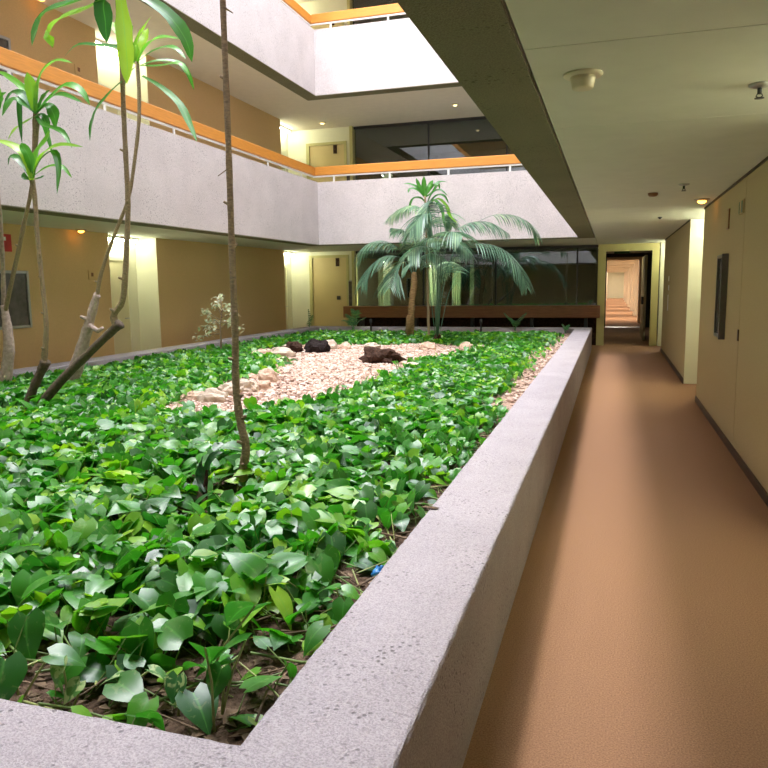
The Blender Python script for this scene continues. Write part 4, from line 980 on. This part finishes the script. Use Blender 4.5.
# ------------------------------------------------------------------ ceiling fittings
def detector_cup():
    c = at_z(583, 74, ZC); t = empty('smoke_detector', (c.x, c.y, ZC), 'large ivory cup-shaped detector on the near corridor ceiling', 'detector')
    MB().lathe([(.085, 0), (.085, -.006), (.078, -.012), (.058, -.014)], (c.x, c.y, ZC), 32).build('base', M['plastic'], t, True)
    MB().lathe([(.056, -.013), (.052, -.03), (.046, -.058), (.042, -.064), (.02, -.066)], (c.x, c.y, ZC), 32).build('cup', M['plastic'], t, True)
detector_cup()
def sprinkler(px, py, s, label):
    c = at_z(px, py, ZC); t = empty('sprinkler', (c.x, c.y, ZC), label, 'sprinkler', 'ceiling sprinklers')
    MB().lathe([(.05*s, 0), (.048*s, -.008*s), (.03*s, -.016*s), (.012*s, -.018*s)], (c.x, c.y, ZC), 24).build('escutcheon', M['grey_metal'], t, True)
    o = MB(); o.lathe([(.010*s, -.015*s), (.010*s, -.045*s)], (c.x, c.y, ZC), 10); o.lathe([(.022*s, -.062*s), (.022*s, -.065*s)], (c.x, c.y, ZC), 16)
    for sg in (-1, 1): o.tube([(c.x+sg*.009*s, c.y, ZC-.044*s), (c.x+sg*.014*s, c.y, ZC-.054*s), (c.x, c.y, ZC-.063*s)], .003*s, 5)
    o.build('head', M['dark'], t, True)
sprinkler(760, 84, 1.0, 'metal sprinkler head on the corridor ceiling nearest the right edge')
sprinkler(684, 184, 1.0, 'small sprinkler head farther along the corridor ceiling')
c = at_z(653, 193, ZC); t = empty('smoke_detector', (c.x, c.y, ZC), 'small dark round detector on the corridor ceiling', 'detector')
MB().lathe([(.05, 0), (.05, -.02), (.035, -.035), (.01, -.038)], (c.x, c.y, ZC), 20).build('body', M['brownwood'], t, True)
c = at_z(660, 217, ZC); t = empty('sprinkler', (c.x, c.y, ZC), 'tiny sprinkler in the bright part of the corridor ceiling', 'sprinkler', 'ceiling sprinklers')
MB().lathe([(.03, 0), (.03, -.01), (.01, -.03)], (c.x, c.y, ZC), 14).build('head', M['dark'], t, True)
def spot(c, label, m='amber', s=1.0):
    t = empty('downlight', c, label, 'light', 'small amber downlights')
    MB().lathe([(.085*s, 0), (.085*s, -.008), (.06*s, -.02)], c, 24).build('ring', M['grey_metal'] if m == 'amber' else M['plastic'], t, True)
    MB().lathe([(.045*s, -.021), (.045*s, -.035), (.02*s, -.05)], c, 18).build('lamp', M[m], t, True)
c = at_z(702, 199, ZC); spot((min(c.x, XR-.12), c.y, ZC), 'amber downlight on the corridor ceiling above the cream pier')
spot((-7.9, 9.6, ZC), 'amber downlight below the lower balcony at the left wall')
spot((-7.9, 9.1, ZC+ST), 'amber downlight on the middle gallery ceiling at left')
spot((-3.6, 17.3, ZC+ST), 'amber downlight on the middle gallery ceiling above the tinted glass', 'dimlamp')
spot((-7.2, 18.0, ZC+ST), 'ivory downlight above the middle gallery corner door', 'dimlamp', 1.2)
spot((-7.3, 18.0, ZC+2*ST), 'ivory downlight above the top gallery corner door', 'dimlamp', 1.2)

# ------------------------------------------------------------------ things on the walls
t = empty('notice_board', (XR, 8.13, 1.38), 'tall grey metal framed board on the right corridor wall', 'notice board')
o = MB(); y0, y1, z0, z1 = 7.87, 8.43, .97, 1.81
o.bbox(XR-.06, XR, y0, y0+.035, z0, z1, .004); o.bbox(XR-.035, XR, y1-.035, y1, z0, z1, .004); o.bbox(XR-.035, XR, y0+.035, y1-.035, z0, z0+.035, .004); o.bbox(XR-.035, XR, y0+.035, y1-.035, z1-.035, z1, .004)
o.build('frame', M['frame_dark'], t); MB().box(XR-.018, XR-.002, y0+.03, y1-.03, z0+.03, z1-.03).build('board', M['notice'], t)
for z, lv in ((0, 'ground floor'), (ST-.06, 'middle gallery')):
    y0, y1, z0, z1 = 7.95, 8.58, 1.0+z, 1.81+z
    t = empty('notice_board', (XL, 8.3, 1.4+z), f'dark framed board on the {lv} left wall', 'notice board', 'dark boards on the left wall')
    o = MB(); o.bbox(XL, XL+.04, y0, y0+.04, z0, z1, .004); o.bbox(XL, XL+.04, y1-.04, y1, z0, z1, .004); o.bbox(XL, XL+.04, y0+.04, y1-.04, z0, z0+.04, .004); o.bbox(XL, XL+.04, y0+.04, y1-.04, z1-.04, z1, .004)
    o.build('frame', M['grey_metal'], t); MB().box(XL+.002, XL+.02, y0+.035, y1-.035, z0+.035, z1-.035).build('board', M['notice'], t)
    t = empty('room_plaque', (XL, 10.0, 1.76+z), f'small square plaque beside the {lv} left door recess', 'sign', 'room plaques')
    MB().bbox(XL, XL+.012, 9.88, 10.03, 1.69+z, 1.84+z, .003).build('plate', M['tan'], t); MB().box(XL+.012, XL+.015, 9.94, 9.99, 1.74+z, 1.80+z).build('emblem', M['brownwood'], t)
t = empty('wall_sign', (XL, 8.3, 2.17), 'small red sign on the left wall above the dark board', 'sign')
MB().bbox(XL, XL+.01, 8.14, 8.34, 2.07, 2.31, .002).build('plate', M['red'], t)
o = MB(); o.add([(XL+q, y, z) for q in (.0101, .013) for y, z in ((8.17, 2.11), (8.20, 2.11), (8.20, 2.22), (8.24, 2.22), (8.24, 2.27), (8.17, 2.27))], [(0, 1, 2, 3, 4, 5), (6, 7, 8, 9, 10, 11)]+[(i, (i+1) % 6, 6+(i+1) % 6, 6+i) for i in range(6)]); o.build('pictogram', M['white'], t)
t = empty('wall_sign', (XR, 8.0, 2.08), 'slim beige plate in a thin dark frame high on the right wall', 'sign')
MB().bbox(XR-.012, XR, 7.93, 8.05, 2.05, 2.245, .002).build('frame', M['brownwood'], t); MB().box(XR-.015, XR-.011, 7.945, 8.035, 2.065, 2.23).build('plate', M['tan_grey'], t)
t = empty('wall_sign', (XR, 7.2, 2.18), 'small green pictogram sign by the wall joint high on the right', 'sign')
MB().bbox(XR-.012, XR, 7.10, 7.34, 2.13, 2.25, .002).build('plate', M['tan_grey'], t)
MB().box(XR-.015, XR-.011, 7.13, 7.2, 2.14, 2.24).build('pictogram', M['greensign'], t); MB().box(XR-.015, XR-.011, 7.29, 7.32, 2.14, 2.24).build('stripe', M['greensign'], t)
t = empty('wall_lock', (XR, 7.06, 1.08), 'small dark lock plate on the joint of the right wall', 'lock')
MB().bbox(XR-.01, XR+.005, 7.04, 7.09, 1.02, 1.12, .002).build('plate', M['base'], t)
for (y, z, hz, w, lab) in ((15.65, 1.42, .05, .05, 'white square switch plate on the far right wall'), (15.65, 1.60, .05, .03, 'small switch above the white square plate on the far right wall'), (15.7, 1.12, .16, .03, 'narrow upright cover plate below the switches on the far right wall')):
    tag(MB().bbox(XR-.014, XR, y-w, y+w, z-hz, z+hz, .003).build('switch_plate', M['white']), lab, 'switch')

# ------------------------------------------------------------------ light
wd = bpy.data.worlds.new('sky'); scene.world = wd; wd.use_nodes = True
bg = wd.node_tree.nodes['Background']; bg.inputs[0].default_value = (.87, .92, 1.0, 1); bg.inputs[1].default_value = 4.5
sd = bpy.data.lights.new('skylight', 'AREA'); sd.shape = 'RECTANGLE'; sd.size = 2.0; sd.size_y = 15; sd.energy = 2750; sd.color = (1, .94, .95)
so = bpy.data.objects.new('skylight', sd); COL.objects.link(so); so.location = (-6.9, 7.0, 19)

cd = bpy.data.cameras.new('camera'); cd.sensor_fit = 'HORIZONTAL'; cd.sensor_width = 36; cd.lens = F/768*36; cd.clip_start = .05; cd.clip_end = 200
co = bpy.data.objects.new('camera', cd); COL.objects.link(co)
Mx = Matrix((CR, CU, -FW)).transposed().to_4x4(); Mx.translation = ORG; co.matrix_world = Mx
scene.camera = co
vs_ = scene.view_settings; vs_.view_transform = 'Standard'; vs_.look = 'None'; vs_.gamma = 1; vs_.use_curve_mapping = False; vs_.exposure = .78
scene.cycles.max_bounces = 10; scene.cycles.diffuse_bounces = 5; scene.cycles.sample_clamp_indirect = 8
